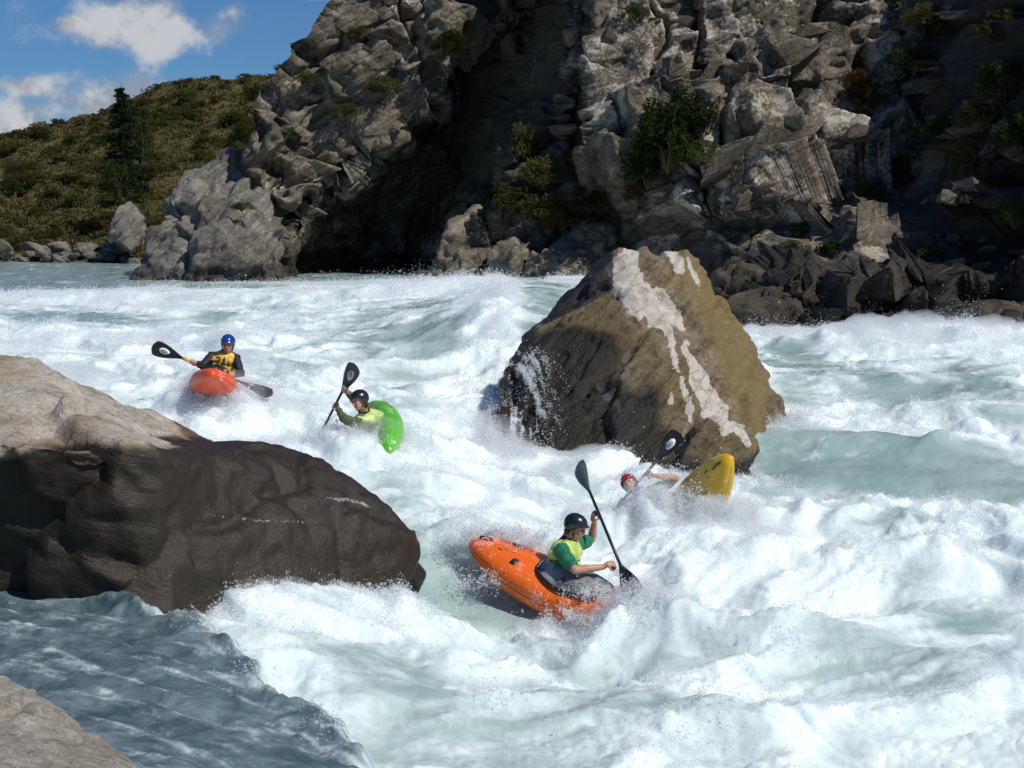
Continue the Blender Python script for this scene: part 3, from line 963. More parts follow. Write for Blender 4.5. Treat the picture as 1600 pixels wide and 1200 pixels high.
def paint_mid(co, n, at):
    px, py = to_pix(co)
    front = n[:, 1] < 0.25
    jx = px + 9 * fbm3(co * 2.2, 401, 3); jy = py + 9 * fbm3(co * 2.2, 402, 3)
    veins = [[(984, 398, 16), (974, 425, 27), (986, 455, 30), (1003, 475, 24)], [(1000, 470, 16), (1025, 490, 20), (1042, 505, 10), (1050, 540, 5), (1058, 580, 4)],
             [(1030, 455, 8), (1048, 480, 9), (1062, 515, 4)], [(1046, 388, 8), (1056, 405, 10), (1068, 425, 7)], [(1075, 405, 4), (1088, 430, 6), (1092, 442, 4)],
             [(1070, 540, 5), (1080, 565, 10), (1098, 600, 15), (1112, 635, 20), (1122, 650, 16)], [(1068, 590, 3), (1076, 640, 6), (1082, 660, 4)],
             [(1045, 615, 3), (1046, 633, 4)], [(1130, 670, 10), (1150, 665, 8), (1165, 690, 8)], [(970, 450, 8), (1000, 500, 5)], [(935, 605, 6), (960, 625, 8), (965, 645, 5)]]
    pale = np.zeros(len(co))
    for k, vn in enumerate(veins):
        d = seg_dist(jx, jy, vn)
        pale = np.maximum(pale, (0.62 if k == 10 else 1.0) * (1 - sstep(d, 0.55, 1.35)))
    at['pale'] = pale * front
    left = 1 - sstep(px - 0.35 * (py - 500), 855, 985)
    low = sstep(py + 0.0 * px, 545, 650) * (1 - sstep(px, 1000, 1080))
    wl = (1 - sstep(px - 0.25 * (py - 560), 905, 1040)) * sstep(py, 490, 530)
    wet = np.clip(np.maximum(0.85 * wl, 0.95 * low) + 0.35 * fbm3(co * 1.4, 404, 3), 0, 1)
    facet_shade = ((px < 958) & (py < 506)).astype(float) * sstep(-(py + 0.50 * (px - 865)), -506, -496)  # shade of the top-left facet, painted in through the wet mask
    wet = np.maximum(wet, np.maximum(facet_shade, 1 - sstep(co[:, 2], 0.5, 0.95)))
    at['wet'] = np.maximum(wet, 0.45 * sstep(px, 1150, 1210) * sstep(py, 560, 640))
    at['stain_shade'] = sstep(px - 0.45 * (py - 400), 1035, 1075) * (1 - sstep(px - 0.45 * (py - 400), 1120, 1170)) * 0.9 * (1 - pale) + 0.35 * (1 - left)
    # water running down the left face
    run = np.zeros(len(co))
    streaks = fbm2(px * 0.20, py * 0.008, 405, 3, 0.7)
    zone = np.exp(-((px - 832 + 0.08 * (py - 600)) / 30.0) ** 2) * sstep(py, 535, 575) * (1 - sstep(py, 655, 725))
    zone2 = np.exp(-((px - 800) / 18.0) ** 2) * sstep(py, 555, 600) * (1 - sstep(py, 690, 735))
    at['film'] = np.clip((zone + zone2) * (0.22 + 0.80 * streaks), 0, 1) * front


def paint_near(co, n, at):
    px, py = to_pix(co)
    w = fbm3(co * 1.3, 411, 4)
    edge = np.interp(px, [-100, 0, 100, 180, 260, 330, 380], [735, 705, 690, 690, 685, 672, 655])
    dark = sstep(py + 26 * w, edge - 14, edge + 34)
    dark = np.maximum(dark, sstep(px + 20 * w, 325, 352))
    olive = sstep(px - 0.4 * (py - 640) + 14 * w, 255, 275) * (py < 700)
    at['wet'] = np.clip(np.maximum(dark, 0.50 * olive), 0, 1)  # wet front, with its shade below the sunlit top painted in
    at['stain_shade'] = np.clip(0.9 * olive + 0.95 * dark, 0, 1)
    line = seg_dist(px, py + 7 * w, [(310, 805, 2.2), (380, 810, 2.2), (470, 818, 2.8), (500, 815, 2)])
    line2 = seg_dist(px, py + 7 * w, [(510, 778, 3), (550, 785, 4), (585, 795, 2.5)])
    at['film'] = 0.55 * (1 - sstep(np.minimum(line, line2), 0.6, 1.3))


def build_boulders():
    mid = pt([(765, 790, 22.5), (774, 660, 23.0), (782, 605, 23.5), (796, 548, 24.1), (866, 497, 24.9), (878, 470, 25.3), (905, 430, 25.2), (944, 398, 25.2), (957, 455, 23.9), (1000, 500, 23.2), (985, 391, 24.7),
              (1028, 396, 24.8), (1036, 440, 24.2), (1075, 560, 22.9), (1118, 690, 21.6), (1125, 790, 21.0), (960, 790, 21.0), (860, 790, 21.7), (1238, 700, 22.9), (1262, 780, 22.6),
              (1216, 640, 23.3), (1196, 580, 23.8), (1150, 500, 24.6), (1098, 436, 25.3), (800, 770, 25.5), (1250, 750, 27), (850, 560, 26.5), (1130, 520, 28), (960, 430, 27)])
    peak = pt([(1030, 402, 24.9), (1043, 383, 25.3), (1052, 388, 25.2), (1076, 400, 25.5), (1100, 438, 25.4), (1120, 480, 25.0), (1060, 460, 24.4), (1040, 430, 26.5), (1110, 470, 27), (1050, 480, 25.5)])
    foot = pt([(1085, 668, 21.4), (1120, 655, 21.6), (1165, 668, 21.9), (1180, 700, 21.6), (1170, 760, 21.0), (1070, 770, 20.8), (1075, 690, 21.1), (1110, 700, 20.9), (1150, 690, 21.0), (1120, 690, 23), (1170, 720, 23)])
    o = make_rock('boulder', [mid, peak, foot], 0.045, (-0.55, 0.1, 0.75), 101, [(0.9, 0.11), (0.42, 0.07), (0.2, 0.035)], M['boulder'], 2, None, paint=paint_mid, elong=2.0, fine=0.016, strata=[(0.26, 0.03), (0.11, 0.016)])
    tag(o, 'huge brown midstream boulder with pale quartz streaks and water running down its left side', 'boulder')
    near = pt([(-150, 520, 16.4), (-60, 533, 16.3), (0, 542, 16.2), (45, 545, 16.2), (80, 562, 16.2), (160, 606, 16.3), (250, 652, 16.4), (335, 690, 16.2), (-150, 680, 12.7), (0, 690, 12.7), (150, 697, 12.8), (240, 712, 13.1), (335, 730, 13.9),
               (-150, 940, 13.4), (0, 930, 13.3), (200, 975, 13.1), (270, 985, 13.1), (-150, 1080, 13.6), (250, 1080, 13.4), (335, 900, 13.7), (-150, 700, 17.5), (250, 800, 17.5), (0, 900, 17.5), (300, 900, 17)])
    right = pt([(240, 700, 13.6), (330, 692, 15.6), (430, 690, 15.5), (482, 704, 15.5), (545, 746, 15.5), (608, 793, 15.6), (657, 848, 15.7), (642, 893, 15.6), (610, 930, 15.4), (560, 945, 14.8), (420, 970, 14.1), (270, 975, 13.2), (300, 820, 13.5),
                (250, 830, 13.2), (460, 820, 14.5), (540, 1000, 15.2), (280, 1060, 13.5), (430, 720, 17), (600, 850, 17), (620, 950, 16.6), (300, 760, 17), (300, 950, 16.5)])
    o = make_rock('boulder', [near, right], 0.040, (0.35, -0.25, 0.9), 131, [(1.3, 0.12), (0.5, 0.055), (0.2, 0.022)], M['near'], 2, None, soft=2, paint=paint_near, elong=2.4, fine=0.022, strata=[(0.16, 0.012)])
    tag(o, 'great near rock with sunlit grey top and dark wet overhanging front', 'boulder')
    bank = pt([(-160, 1010, 8.9), (-80, 1035, 8.7), (0, 1064, 8.5), (65, 1092, 8.3), (130, 1138, 8.0), (180, 1172, 7.8), (232, 1208, 7.6), (330, 1310, 7.0), (-160, 1250, 6.3), (60, 1260, 6.4), (240, 1500, 6.0), (-160, 1300, 9), (100, 1350, 8.6), (260, 1400, 7.6), (-160, 1700, 6)])
    o = make_rock('boulder', [bank], 0.022, (0.3, -0.3, 0.9), 151, [(0.6, 0.05), (0.22, 0.022), (0.09, 0.008)], M['bank'], 2, None, elong=1.6, fine=0.008)
    tag(o, 'pale tan speckled rock beside the dark chute, dry and sunlit', 'boulder')
    sub = pt([(240, 985, 13.0), (262, 966, 13.1), (300, 964, 13.2), (330, 972, 13.2), (348, 990, 13.1), (320, 1003, 12.9), (280, 1010, 12.8), (250, 1005, 12.9), (260, 1000, 13.6), (330, 1000, 13.6), (300, 1040, 13.1)])
    o = make_rock('rock', [sub], 0.018, (0.3, -0.3, 0.9), 171, [(0.25, 0.03), (0.1, 0.012)], M['boulder'], 2, 0.5, 0.25, elong=1.6, fine=0.006)
    tag(o, 'small wet brown rock awash in foam at the head of the dark chute', 'rock')
    tip = pt([(632, 880, 15.9), (648, 868, 16.0), (660, 876, 16.0), (668, 893, 15.9), (650, 905, 15.8), (630, 900, 15.8), (655, 930, 15.9), (640, 890, 16.3), (662, 900, 16.3)])
    o = make_rock('rock', [tip], 0.018, (0.3, -0.3, 0.9), 173, [(0.2, 0.03), (0.1, 0.01)], M['boulder'], 1, 3.0, 0.5, fine=0.005)
    tag(o, 'black wet rock point sticking out past the tip of the near rock', 'rock')
    # the outcrop at the river bend and rocks at the foot of the cliff
    out = pt([(205, 446, 57.2), (222, 405, 58), (246, 350, 58.6), (270, 302, 59.6), (292, 270, 60.6), (340, 253, 62), (388, 238, 62.5), (410, 290, 60.6), (428, 342, 59.2), (443, 395, 58.2), (446, 446, 57), (330, 452, 56.2), (318, 330, 57.8), (270, 446, 56.3),
              (390, 400, 56.8), (250, 446, 66), (430, 446, 66), (300, 290, 67), (400, 260, 68)])
    o = make_rock('outcrop', [out], 0.085, (-0.42, -0.3, 0.8), 201, [(1.8, 0.45), (0.8, 0.24), (0.36, 0.10)], M['outcrop'], 0, 1.9, 0.5, elong=2.4, fine=0.03, strata=[(0.9, 0.28), (0.34, 0.13)])
    tag(o, 'pointed grey schist outcrop at the river bend, layered and sunlit', 'outcrop')
    small_out = pt([(172, 372, 78), (180, 335, 79), (196, 312, 80), (214, 318, 80), (222, 350, 79), (226, 385, 78), (200, 392, 77.5), (190, 350, 78), (215, 380, 83), (180, 370, 83), (200, 330, 83)])
    o = make_rock('outcrop', [small_out], 0.11, (-0.4, -0.3, 0.8), 205, [(1.2, 0.3), (0.5, 0.15)], M['outcrop'], 0, None, elong=2, fine=0.03, strata=[(0.6, 0.2)])
    tag(o, 'dark blocky outcrop low on the scrub hillside, left of the pointed one', 'outcrop')
    specs = [
        ('rounded grey boulder at the cliff foot beside the dark hollow', [(664, 446, 54.6), (684, 392, 55), (700, 350, 55.6), (722, 328, 56), (748, 324, 56.3), (768, 345, 56), (776, 400, 55), (772, 446, 54.4), (720, 446, 54), (720, 400, 54.3), (700, 446, 59), (765, 446, 59), (735, 350, 59)]),
        ('squat grey boulder with a vertical crack at the cliff foot', [(752, 446, 53.6), (758, 395, 54), (775, 370, 54.5), (805, 362, 54.8), (832, 372, 54.6), (838, 446, 53.6), (800, 448, 53), (800, 400, 53.3), (770, 446, 57), (830, 446, 57), (800, 380, 57)]),
        ('broad sloping grey boulder at the cliff foot, left of the midstream boulder', [(822, 450, 52.8), (818, 412, 53.2), (850, 388, 53.6), (880, 360, 54.2), (915, 345, 54.6), (950, 352, 54.4), (975, 400, 53.4), (980, 455, 52.4), (900, 455, 52), (880, 400, 52.7), (830, 446, 57), (970, 450, 57), (920, 370, 57)]),
        ('wet brown rock shelf at the waterline behind the midstream boulder', [(1120, 532, 41.6), (1130, 470, 43), (1165, 446, 44), (1215, 446, 44), (1248, 475, 42.6), (1262, 535, 40.8), (1180, 540, 40.5), (1190, 490, 41.6), (1140, 530, 46), (1255, 530, 46), (1200, 460, 46)]),
        ('dark wet block at the far waterline below the rust bush', [(1318, 540, 40.2), (1325, 505, 41), (1350, 485, 41.8), (1400, 482, 41.8), (1432, 505, 41), (1445, 540, 40), (1380, 545, 39.8), (1380, 495, 40.4), (1330, 535, 44), (1440, 535, 44), (1390, 488, 44)]),
        ('low dark ledge at the far right waterline', [(1450, 540, 40.2), (1455, 495, 41.2), (1490, 472, 42), (1560, 466, 42), (1640, 470, 41.8), (1680, 540, 39.8), (1560, 545, 39.6), (1540, 480, 40.4), (1460, 535, 44), (1670, 535, 44), (1580, 474, 44)]),
        ('slanting dark rock above the waterline shelf, right of the midstream boulder', [(1108, 470, 45), (1118, 430, 46.0), (1165, 418, 46.8), (1250, 422, 46.4), (1300, 435, 45.6), (1290, 455, 44.6), (1200, 460, 44.2), (1180, 430, 45), (1130, 450, 49), (1290, 440, 49), (1210, 410, 50)]),
        ('tilted grey slab on the lower right of the cliff', [(1380, 420, 44), (1400, 372, 45.4), (1450, 352, 46), (1530, 372, 45.4), (1590, 402, 44), (1560, 440, 42.6), (1460, 440, 42.8), (1470, 400, 43.8), (1400, 420, 48), (1570, 420, 48), (1480, 370, 48)]),
    ]
    for k, (lab, pts) in enumerate(specs):
        o = make_rock('boulder', [pt(pts)], 0.075, (-0.42, -0.25, 0.85), 221 + 7 * k, [(1.3, 0.24), (0.6, 0.13), (0.28, 0.06)] if k < 3 else [(2.0, 0.22), (0.8, 0.10)], M['cliff'] if k < 3 else M['wet_cliff'], 1, 1.75 if k < 3 else 1.25, 0.5, soft=1 if k < 3 else 0, elong=1.7, fine=0.025, strata=[(0.5, 0.12)])
        tag(o, lab, 'boulder', 'boulders at the foot of the cliff')


def block_mesh(rng, sx, sy, sz, n=18):
    pts = []
    for k in range(n):
        v = np.array([rng.uniform(-1, 1), rng.uniform(-1, 1), rng.uniform(-1, 1)])
        v = np.sign(v) * np.abs(v) ** 0.5
        v = v * rng.uniform(0.75, 1.0)
        v[0] += 0.4 * v[2]; v[2] *= 1 - 0.35 * abs(v[0])
        pts.append(v * np.array([sx, sy, sz]))
    return hull(pts)


def build_cliff_blocks():
    """single blocks standing out of the broken face, parts of the cliff"""
    rng = random.Random(5)
    cliff = bpy.data.objects['cliff']
    lst = [(1236, 84, 46, 38, -8), (1272, 48, 38, 20, 10), (1236, 210, 66, 34, 12), (1150, 250, 54, 42, 22), (1121, 322, 22, 30, 15), (1176, 312, 34, 24, 10), (1136, 345, 34, 20, -5), (1048, 298, 40, 28, -12), (1038, 350, 38, 30, 5),
           (1290, 158, 20, 22, 30), (1310, 104, 18, 16, 0), (1044, 48, 44, 26, 8), (1130, 112, 34, 40, 0), (1272, 316, 36, 18, -20), (1020, 130, 30, 40, 5), (955, 240, 34, 44, 3), (960, 60, 34, 36, 5), (1330, 60, 30, 24, 20),
           (1350, 210, 34, 22, -10), (1370, 120, 30, 26, 15), (1395, 190, 26, 20, 25), (1100, 30, 30, 22, -10), (1180, 20, 36, 20, 5), (1330, 290, 30, 18, -25), (1220, 350, 30, 18, 10), (830, 215, 26, 40, 0), (845, 120, 22, 36, 5), (1060, 105, 30, 28, 15), (1420, 260, 30, 26, -20), (1440, 160, 34, 30, 10)]
    for k in range(26):
        lst.append((rng.uniform(1190, 1345), rng.uniform(235, 330), rng.uniform(9, 19), rng.uniform(6, 12), rng.uniform(-25, 25)))
    for k in range(20):
        y = rng.uniform(10, 330)
        x = rng.uniform(430 + max(0, 120 - y) * 0.8, 660 - 0.55 * (y - 10))
        lst.append((x, y, rng.uniform(12, 34), rng.uniform(7, 18), rng.uniform(-40, -15)))
    for k in range(22):
        lst.append((rng.uniform(1440, 1610), rng.uniform(120, 430), rng.uniform(14, 36), rng.uniform(8, 22), rng.uniform(-30, 20)))
    for (px, py, rx, ry, rot) in lst:
        c = cliff_point(px, py)
        s = c[1] / F
        v, f = block_mesh(rng, rx * s, (rx + ry) * 0.42 * s, ry * s)
        a = math.radians(-rot)
        R = Matrix.Rotation(a, 3, 'Y') @ Matrix.Rotation(math.radians(rng.uniform(-18, 18)), 3, 'Z') @ Matrix.Rotation(math.radians(rng.uniform(-14, 14)), 3, 'X')
        vv = np.array(v) @ np.array(R).T
        me = mesh_np('rock_block', vv, f, M['cliff'], False, link=False)
        o = link_mesh('rock_block', me, cliff, (c[0], c[1] + 0.22 * (rx + ry) * s, c[2]))


# ---------------------------------------------------------------- plants
def leaf_cloud(rng, centres, per, spread, size, squash=0.8):
    """many small folded leaves in clumps: (n*4 verts, n quads)"""
    nprng = np.random.RandomState(rng.randrange(1 << 30))
    cen = np.repeat(np.array(centres), per, 0)
    n = len(cen)
    g = nprng.normal(size=(n, 3)); g /= np.linalg.norm(g, axis=1, keepdims=True)
    r = nprng.uniform(0.25, 1, n) ** 0.5
    p = cen + g * (r * spread)[:, None] * np.array([1, 1, squash])
    d = g * 0.6 + nprng.normal(size=(n, 3)) * 0.7; d /= np.linalg.norm(d, axis=1, keepdims=True)
    e = np.cross(d, nprng.normal(size=(n, 3))); e /= np.linalg.norm(e, axis=1, keepdims=True) + 1e-9
    L = size * nprng.uniform(0.6, 1.4, n)[:, None]
    w = L * 0.42
    nn = np.cross(d, e)
    co = np.stack([p - d * L * 0.5, p + e * w * 0.5 + nn * L * 0.12, p + d * L * 0.5, p - e * w * 0.5 + nn * L * 0.12], 1).reshape(-1, 3)
    fc = np.arange(n * 4).reshape(n, 4)
    return co, fc


def tube(pts, radii, n=7, cap=True):
    pts = [Vector(p) for p in pts]
    vs, fs = [], []
    for i, p in enumerate(pts):
        t = (pts[min(i + 1, len(pts) - 1)] - pts[max(i - 1, 0)]).normalized()
        a = t.orthogonal().normalized() if i == 0 else (a - t * a.dot(t)).normalized()
        b = t.cross(a)
        for k in range(n):
            th = 2 * math.pi * k / n
            vs.append(p + (a * math.cos(th) + b * math.sin(th)) * radii[i])
    for i in range(len(pts) - 1):
        for k in range(n):
            fs.append((i * n + k, i * n + (k + 1) % n, (i + 1) * n + (k + 1) % n, (i + 1) * n + k))
    if cap:
        fs.append(tuple(range(n - 1, -1, -1)))
        fs.append(tuple(range((len(pts) - 1) * n, len(pts) * n)))
    return [tuple(v) for v in vs], fs


def shrub_meshes(seed, mat, bark, nclump=34, per=62, size=0.135, spread=0.27, flat=0.75):
    rng = random.Random(seed)
    cs = []
    stems = []
    for k in range(nclump):
        th = rng.uniform(0, 2 * math.pi); u = rng.uniform(0.05, 1) ** 0.6
        h = rng.uniform(0.15, 1.0)
        rad = math.sqrt(max(0.05, 1 - (h - 0.35) ** 2 * 1.6)) * u * rng.uniform(0.75, 1.1)
        c = (rad * math.cos(th), rad * math.sin(th), h * 1.25 * flat)
        cs.append(c)
        if k % 4 == 0:
            stems.append(tube([(0, 0, -0.2), (c[0] * 0.4, c[1] * 0.4, c[2] * 0.55), c], [0.045, 0.03, 0.012], 5))
    co, fc = leaf_cloud(rng, cs, per, spread, size)
    fol = mesh_np('foliage', co, fc, mat, False, link=False)
    v, f = join(stems)
    st = mesh_np('stem', np.array(v), f, bark, True, link=False)
    return fol, st


def build_plants():
    bark = plain('bark', (0.07, 0.055, 0.04), 0.9, 0.2)
    mats = {
        'olive': foliage_mat('olive_leaves', (0.072, 0.080, 0.024), (0.105, 0.098, 0.032), (0.055, 0.066, 0.022)),
        'brown': foliage_mat('brown_scrub', (0.105, 0.085, 0.036), (0.078, 0.072, 0.026), (0.14, 0.11, 0.05)),
        'green': foliage_mat('dark_green_leaves', (0.022, 0.040, 0.012), (0.045, 0.066, 0.018), (0.075, 0.085, 0.025)),
        'rust': foliage_mat('rust_leaves', (0.14, 0.062, 0.02), (0.085, 0.06, 0.022), (0.17, 0.10, 0.035)),
        'bright': foliage_mat('fresh_green_leaves', (0.075, 0.105, 0.03), (0.11, 0.13, 0.04), (0.05, 0.08, 0.025)),
    }
    protos = {}
    for k, (nm, mt) in enumerate(mats.items()):
        protos[nm] = [shrub_meshes(900 + 10 * k + j, mt, bark, flat=(0.75, 0.95)[j % 2]) for j in range(2)]
    rng = random.Random(77)

    def shrub(kind, loc, r, label, group=None, hz=1.0, small=False):
        o = empty('shrub', loc, label, 'shrub', group)
        fol, st = rng.choice(protos[kind])
        s = r * rng.uniform(0.9, 1.1)
        o.scale = (s, s, s * hz)
        o.rotation_euler = (0, 0, rng.uniform(0, 6.28))
        link_mesh('foliage', fol, o)
        if not small:
            link_mesh('stem', st, o)
        return o
    # hillside scrub
    co = HILL['co']; nr, nc = co.shape[:2]
    hill_labels = {'olive': 'olive green scrub bush on the hillside beyond the bend', 'brown': 'dry brown scrub bush on the hillside beyond the bend', 'green': 'dark green bush among the scrub on the hillside beyond the bend',
                   'rust': 'rust coloured bush among the scrub on the hillside beyond the bend'}
    done = 0
    while done < 285:
        i = int(rng.uniform(0.05, 1) ** 0.8 * (nr - 1)); j = rng.randrange(int(nc * 0.37), int(nc * 0.88))
        p = co[i, j]
        px, py = to_pix(p[None]); px, py = px[0], py[0]
        if px < -25 or px > 500 or (px > 250 and py > 300):
            continue
        kind = rng.choices(['olive', 'brown', 'green', 'rust'], [0.60, 0.30, 0.08, 0.02])[0]
        r = rng.uniform(0.45, 1.15) * (0.75 if py > 330 else 1.0) * (0.75 if i > nr * 0.86 else 1.1)
        band = 'on the hill skyline' if i > nr * 0.86 else 'high on the hillside' if i > nr * 0.6 else 'halfway up the hillside' if i > nr * 0.3 else 'low above the far bank'
        where = 'far to the left of the pine' if px < 90 else 'just left of the pine' if px < 180 else 'around the pine' if px < 235 else 'right of the pine' if px < 330 else 'near the cliff'
        shrub(kind, (p[0], p[1], p[2] - 0.15), r, hill_labels[kind].split(' on the hillside')[0].split(' among the scrub')[0] + ' ' + band.replace(' on the skyline of the hillside', ' on the skyline') + ', ' + where, 'scrub on the hillside', rng.uniform(0.5, 0.85), True)
        done += 1
    # low ground cover between the bushes
    rs = np.random.RandomState(21)
    ii = (rs.uniform(0.02, 1, 7000) ** 0.8 * (nr - 1)).astype(int); jj = rs.randint(int(nc * 0.36), int(nc * 0.9), 7000)
    cen = co[ii, jj] + rs.normal(0, 0.25, (7000, 3)) * np.array([1, 1, 0.2])
    gco, gfc = leaf_cloud(random.Random(8), cen, 11, 0.42, 0.26, 0.5)
    gm = foliage_mat('ground_scrub', (0.105, 0.105, 0.036), (0.145, 0.115, 0.050), (0.070, 0.078, 0.028), 0.35)
    tag(mesh_np('ground_scrub', gco, gfc, gm, False), 'low brown and olive ground cover between the hillside bushes', None, None, 'stuff')
    # plants on the cliff: pixel, radius in pixels, kind, label
    cl = [(1040, 205, 74, 'green', 'large dark green bush in the cleft of the cliff', 1.25), (1075, 175, 40, 'green', 'smaller dark bush crowding the right of the large green one', 1.1), (1010, 262, 40, 'green', 'dark bush hanging below the large green one on the cliff', 1.0),
          (1095, 240, 24, 'bright', 'small fresh green bush at the right edge of the large dark one', 1.0), (1000, 300, 26, 'rust', 'rusty bush under the dark green bushes on the cliff', 1.0), (820, 230, 34, 'brown', 'tall brown tussock high on the middle buttress', 1.3), (850, 270, 34, 'olive', 'olive bush halfway down the middle buttress', 1.1),
          (800, 300, 40, 'olive', 'olive scrub above the rounded boulder at the cliff foot', 0.9), (850, 320, 42, 'brown', 'brown scrub above the squat cracked boulder', 0.8), (890, 330, 40, 'rust', 'rust tussock above the broad sloping boulder', 0.8), (770, 310, 30, 'brown', 'brown tuft at the edge of the dark hollow', 0.9),
          (920, 310, 30, 'green', 'dark bush right of the rust tussock at the cliff foot', 0.9), (1352, 150, 34, 'brown', 'brown bush among the pale blocks, upper right of cliff', 1.1), (1335, 120, 24, 'rust', 'little rust bush just above the brown one on the upper cliff', 1.0), (1345, 190, 24, 'olive', 'olive bush just below the brown one on the upper cliff', 1.0),
          (1385, 275, 36, 'rust', 'rust bush in the shade above the waterline block', 1.3), (1350, 300, 28, 'brown', 'brown bush left of the shaded rust bush', 1.1), (1250, 365, 16, 'bright', 'small pale green plant above the waterline rocks', 1.2), (1185, 365, 22, 'olive', 'yellow olive plant right of the midstream boulder top', 0.8),
          (1515, 250, 40, 'olive', 'yellowish bush on the shaded right face of the cliff', 1.1), (1560, 120, 50, 'green', 'dark bush high on the shaded right of the cliff', 1.1), (1480, 60, 46, 'green', 'dark green bush at the top right of the cliff', 1.0), (1570, 40, 46, 'olive', 'olive bush in the top right corner of the cliff', 1.0),
          (1500, 320, 30, 'bright', 'green bush low on the shaded right face', 1.0), (1590, 210, 36, 'green', 'dark bush at the right edge of the cliff, halfway up', 1.0), (1440, 30, 36, 'olive', 'olive tuft left of the dark bush at the top right', 0.9), (1580, 330, 34, 'green', 'dark bush at the right edge of the cliff, low down', 0.9),
          (1300, 385, 34, 'green', 'dark bush low in the shadow beneath the pale blocks', 0.9), (1240, 385, 24, 'green', 'dark bush beside the small pale green plant', 0.8), (600, 130, 26, 'olive', 'olive tuft on the sunlit left part of the cliff', 0.7), (540, 165, 20, 'olive', 'lower olive tuft on the sunlit left part of the cliff', 0.7),
          (560, 50, 22, 'brown', 'brown tuft near the top of the sunlit left cliff', 0.7), (445, 205, 20, 'green', 'dark tuft on the left shoulder of the cliff', 0.7), (380, 315, 20, 'olive', 'yellow green tuft on the pointed outcrop', 0.6), (1160, 300, 14, 'bright', 'tiny green tuft between the pale blocks of the cliff', 0.9),
          (700, 60, 30, 'green', 'dark tuft at the top of the shaded hollow', 0.8), (990, 20, 26, 'olive', 'olive tuft at the top middle of the cliff', 0.8), (1415, 330, 26, 'olive', 'olive tuft right of the shaded rust bush', 0.8), (1530, 175, 44, 'olive', 'wide olive bush in the middle of the shaded right face', 0.9), (1465, 205, 36, 'green', 'dark bush left of the wide olive one on the shaded face', 1.0), (1560, 285, 40, 'brown', 'brown scrub below the wide olive bush on the shaded face', 0.8), (1450, 395, 28, 'olive', 'olive tuft above the tilted slab at the lower right', 0.7), (1545, 395, 32, 'green', 'dark tuft above the low ledge at the far right waterline', 0.7), (1425, 90, 34, 'green', 'dark bush hanging over the edge of the shaded right face', 1.0),
          (480, 120, 18, 'olive', 'small olive tuft on the skyline side of the cliff', 0.7)]
    for (px, py, r, kind, lab, hz) in cl:
        c = cliff_point(px, py)
        if kind == 'olive' and lab.endswith('outcrop'):
            c = P(px, py, 57.6)
        s = c[1] / F
        shrub(kind, (c[0], c[1] - 0.55 * r * s, c[2] - r * s * 0.65), r * s * 1.05, lab, None, hz)
    # conifer on the hillside
    hp = P(194, 298, 88.0)
    tr = empty('pine_tree', hp, 'dark narrow pine tree standing alone on the scrub hillside', 'tree')
    H = 165 / F * 88.0
    v, f = tube([(0, 0, -0.3), (0.03, 0, H * 0.4), (0.0, 0.02, H * 0.75), (0, 0, H)], [0.14, 0.10, 0.06, 0.012], 8)
    mesh_np('trunk', np.array(v), f, bark, True, None, tr)
    cs, per = [], []
    r2 = random.Random(3)
    for k in range(20):
        z = H * (0.06 + 0.92 * k / 20)
        rad = 1.35 * (1 - k / 20.5) ** 0.8 * r2.uniform(0.75, 1.1) + 0.08
        nb = max(3, int(8 - k * 0.22))
        for b in range(nb):
            th = r2.uniform(0, 6.28)
            for q in (0.35, 0.65, 0.95):
                if q * rad > 0.1:
                    cs.append((rad * q * math.cos(th), rad * q * math.sin(th), z - 0.18 * q * rad + r2.uniform(-0.05, 0.05)))
    co2, fc2 = leaf_cloud(r2, cs, 30, 0.19, 0.15, 0.6)
    mp = foliage_mat('pine_needles', (0.012, 0.026, 0.012), (0.022, 0.042, 0.016), (0.03, 0.055, 0.02))
    mesh_np('crown', co2, fc2, mp, False, None, tr)
    for (px, py, Y, s, lab) in ((218, 222, 89, 1.5, 'mid green bushy tree beside the dark pine'), (400, 165, 110, 1.5, 'dark green bushy tree high on the hillside by the cliff'), (446, 122, 118, 1.1, 'green tree near the skyline where hill meets cliff'), (180, 285, 86, 1.1, 'dark low bushy tree at the foot of the pine')):
        t2 = empty('bushy_tree', P(px, py, Y), lab, 'tree')
        fol, st = shrub_meshes(int(px), mats['bright' if px == 218 else 'green'], bark, 40, 50, 0.12, 0.24, 1.1)
        a = link_mesh('crown', fol, t2); b = link_mesh('trunk', st, t2)
        t2.scale = (s * 0.8, s * 0.8, s)
        t2.location.z -= s * 0.55
    # boulders along the far bank
    protos_b = []
    for k in range(4):
        rr = random.Random(40 + k)
        v, f = block_mesh(rr, 1.0, 0.9, 0.62, 22)
        co3, fc3 = remesh(np.array(v), f, 0.085, 2)
        n3 = normals_of(co3, fc3)
        co3, _ = rock_relief(co3, n3, (-0.4, -0.2, 0.8), 300 + k, [(0.7, 0.12), (0.3, 0.06)], 1.5, 0.02)
        protos_b.append(mesh_np('boulder', co3, fc3, M['outcrop'], True, link=False))
    kinds = ('pale angular boulder on the far bank under the scrub', 'grey boulder half in shade on the far bank under the scrub')
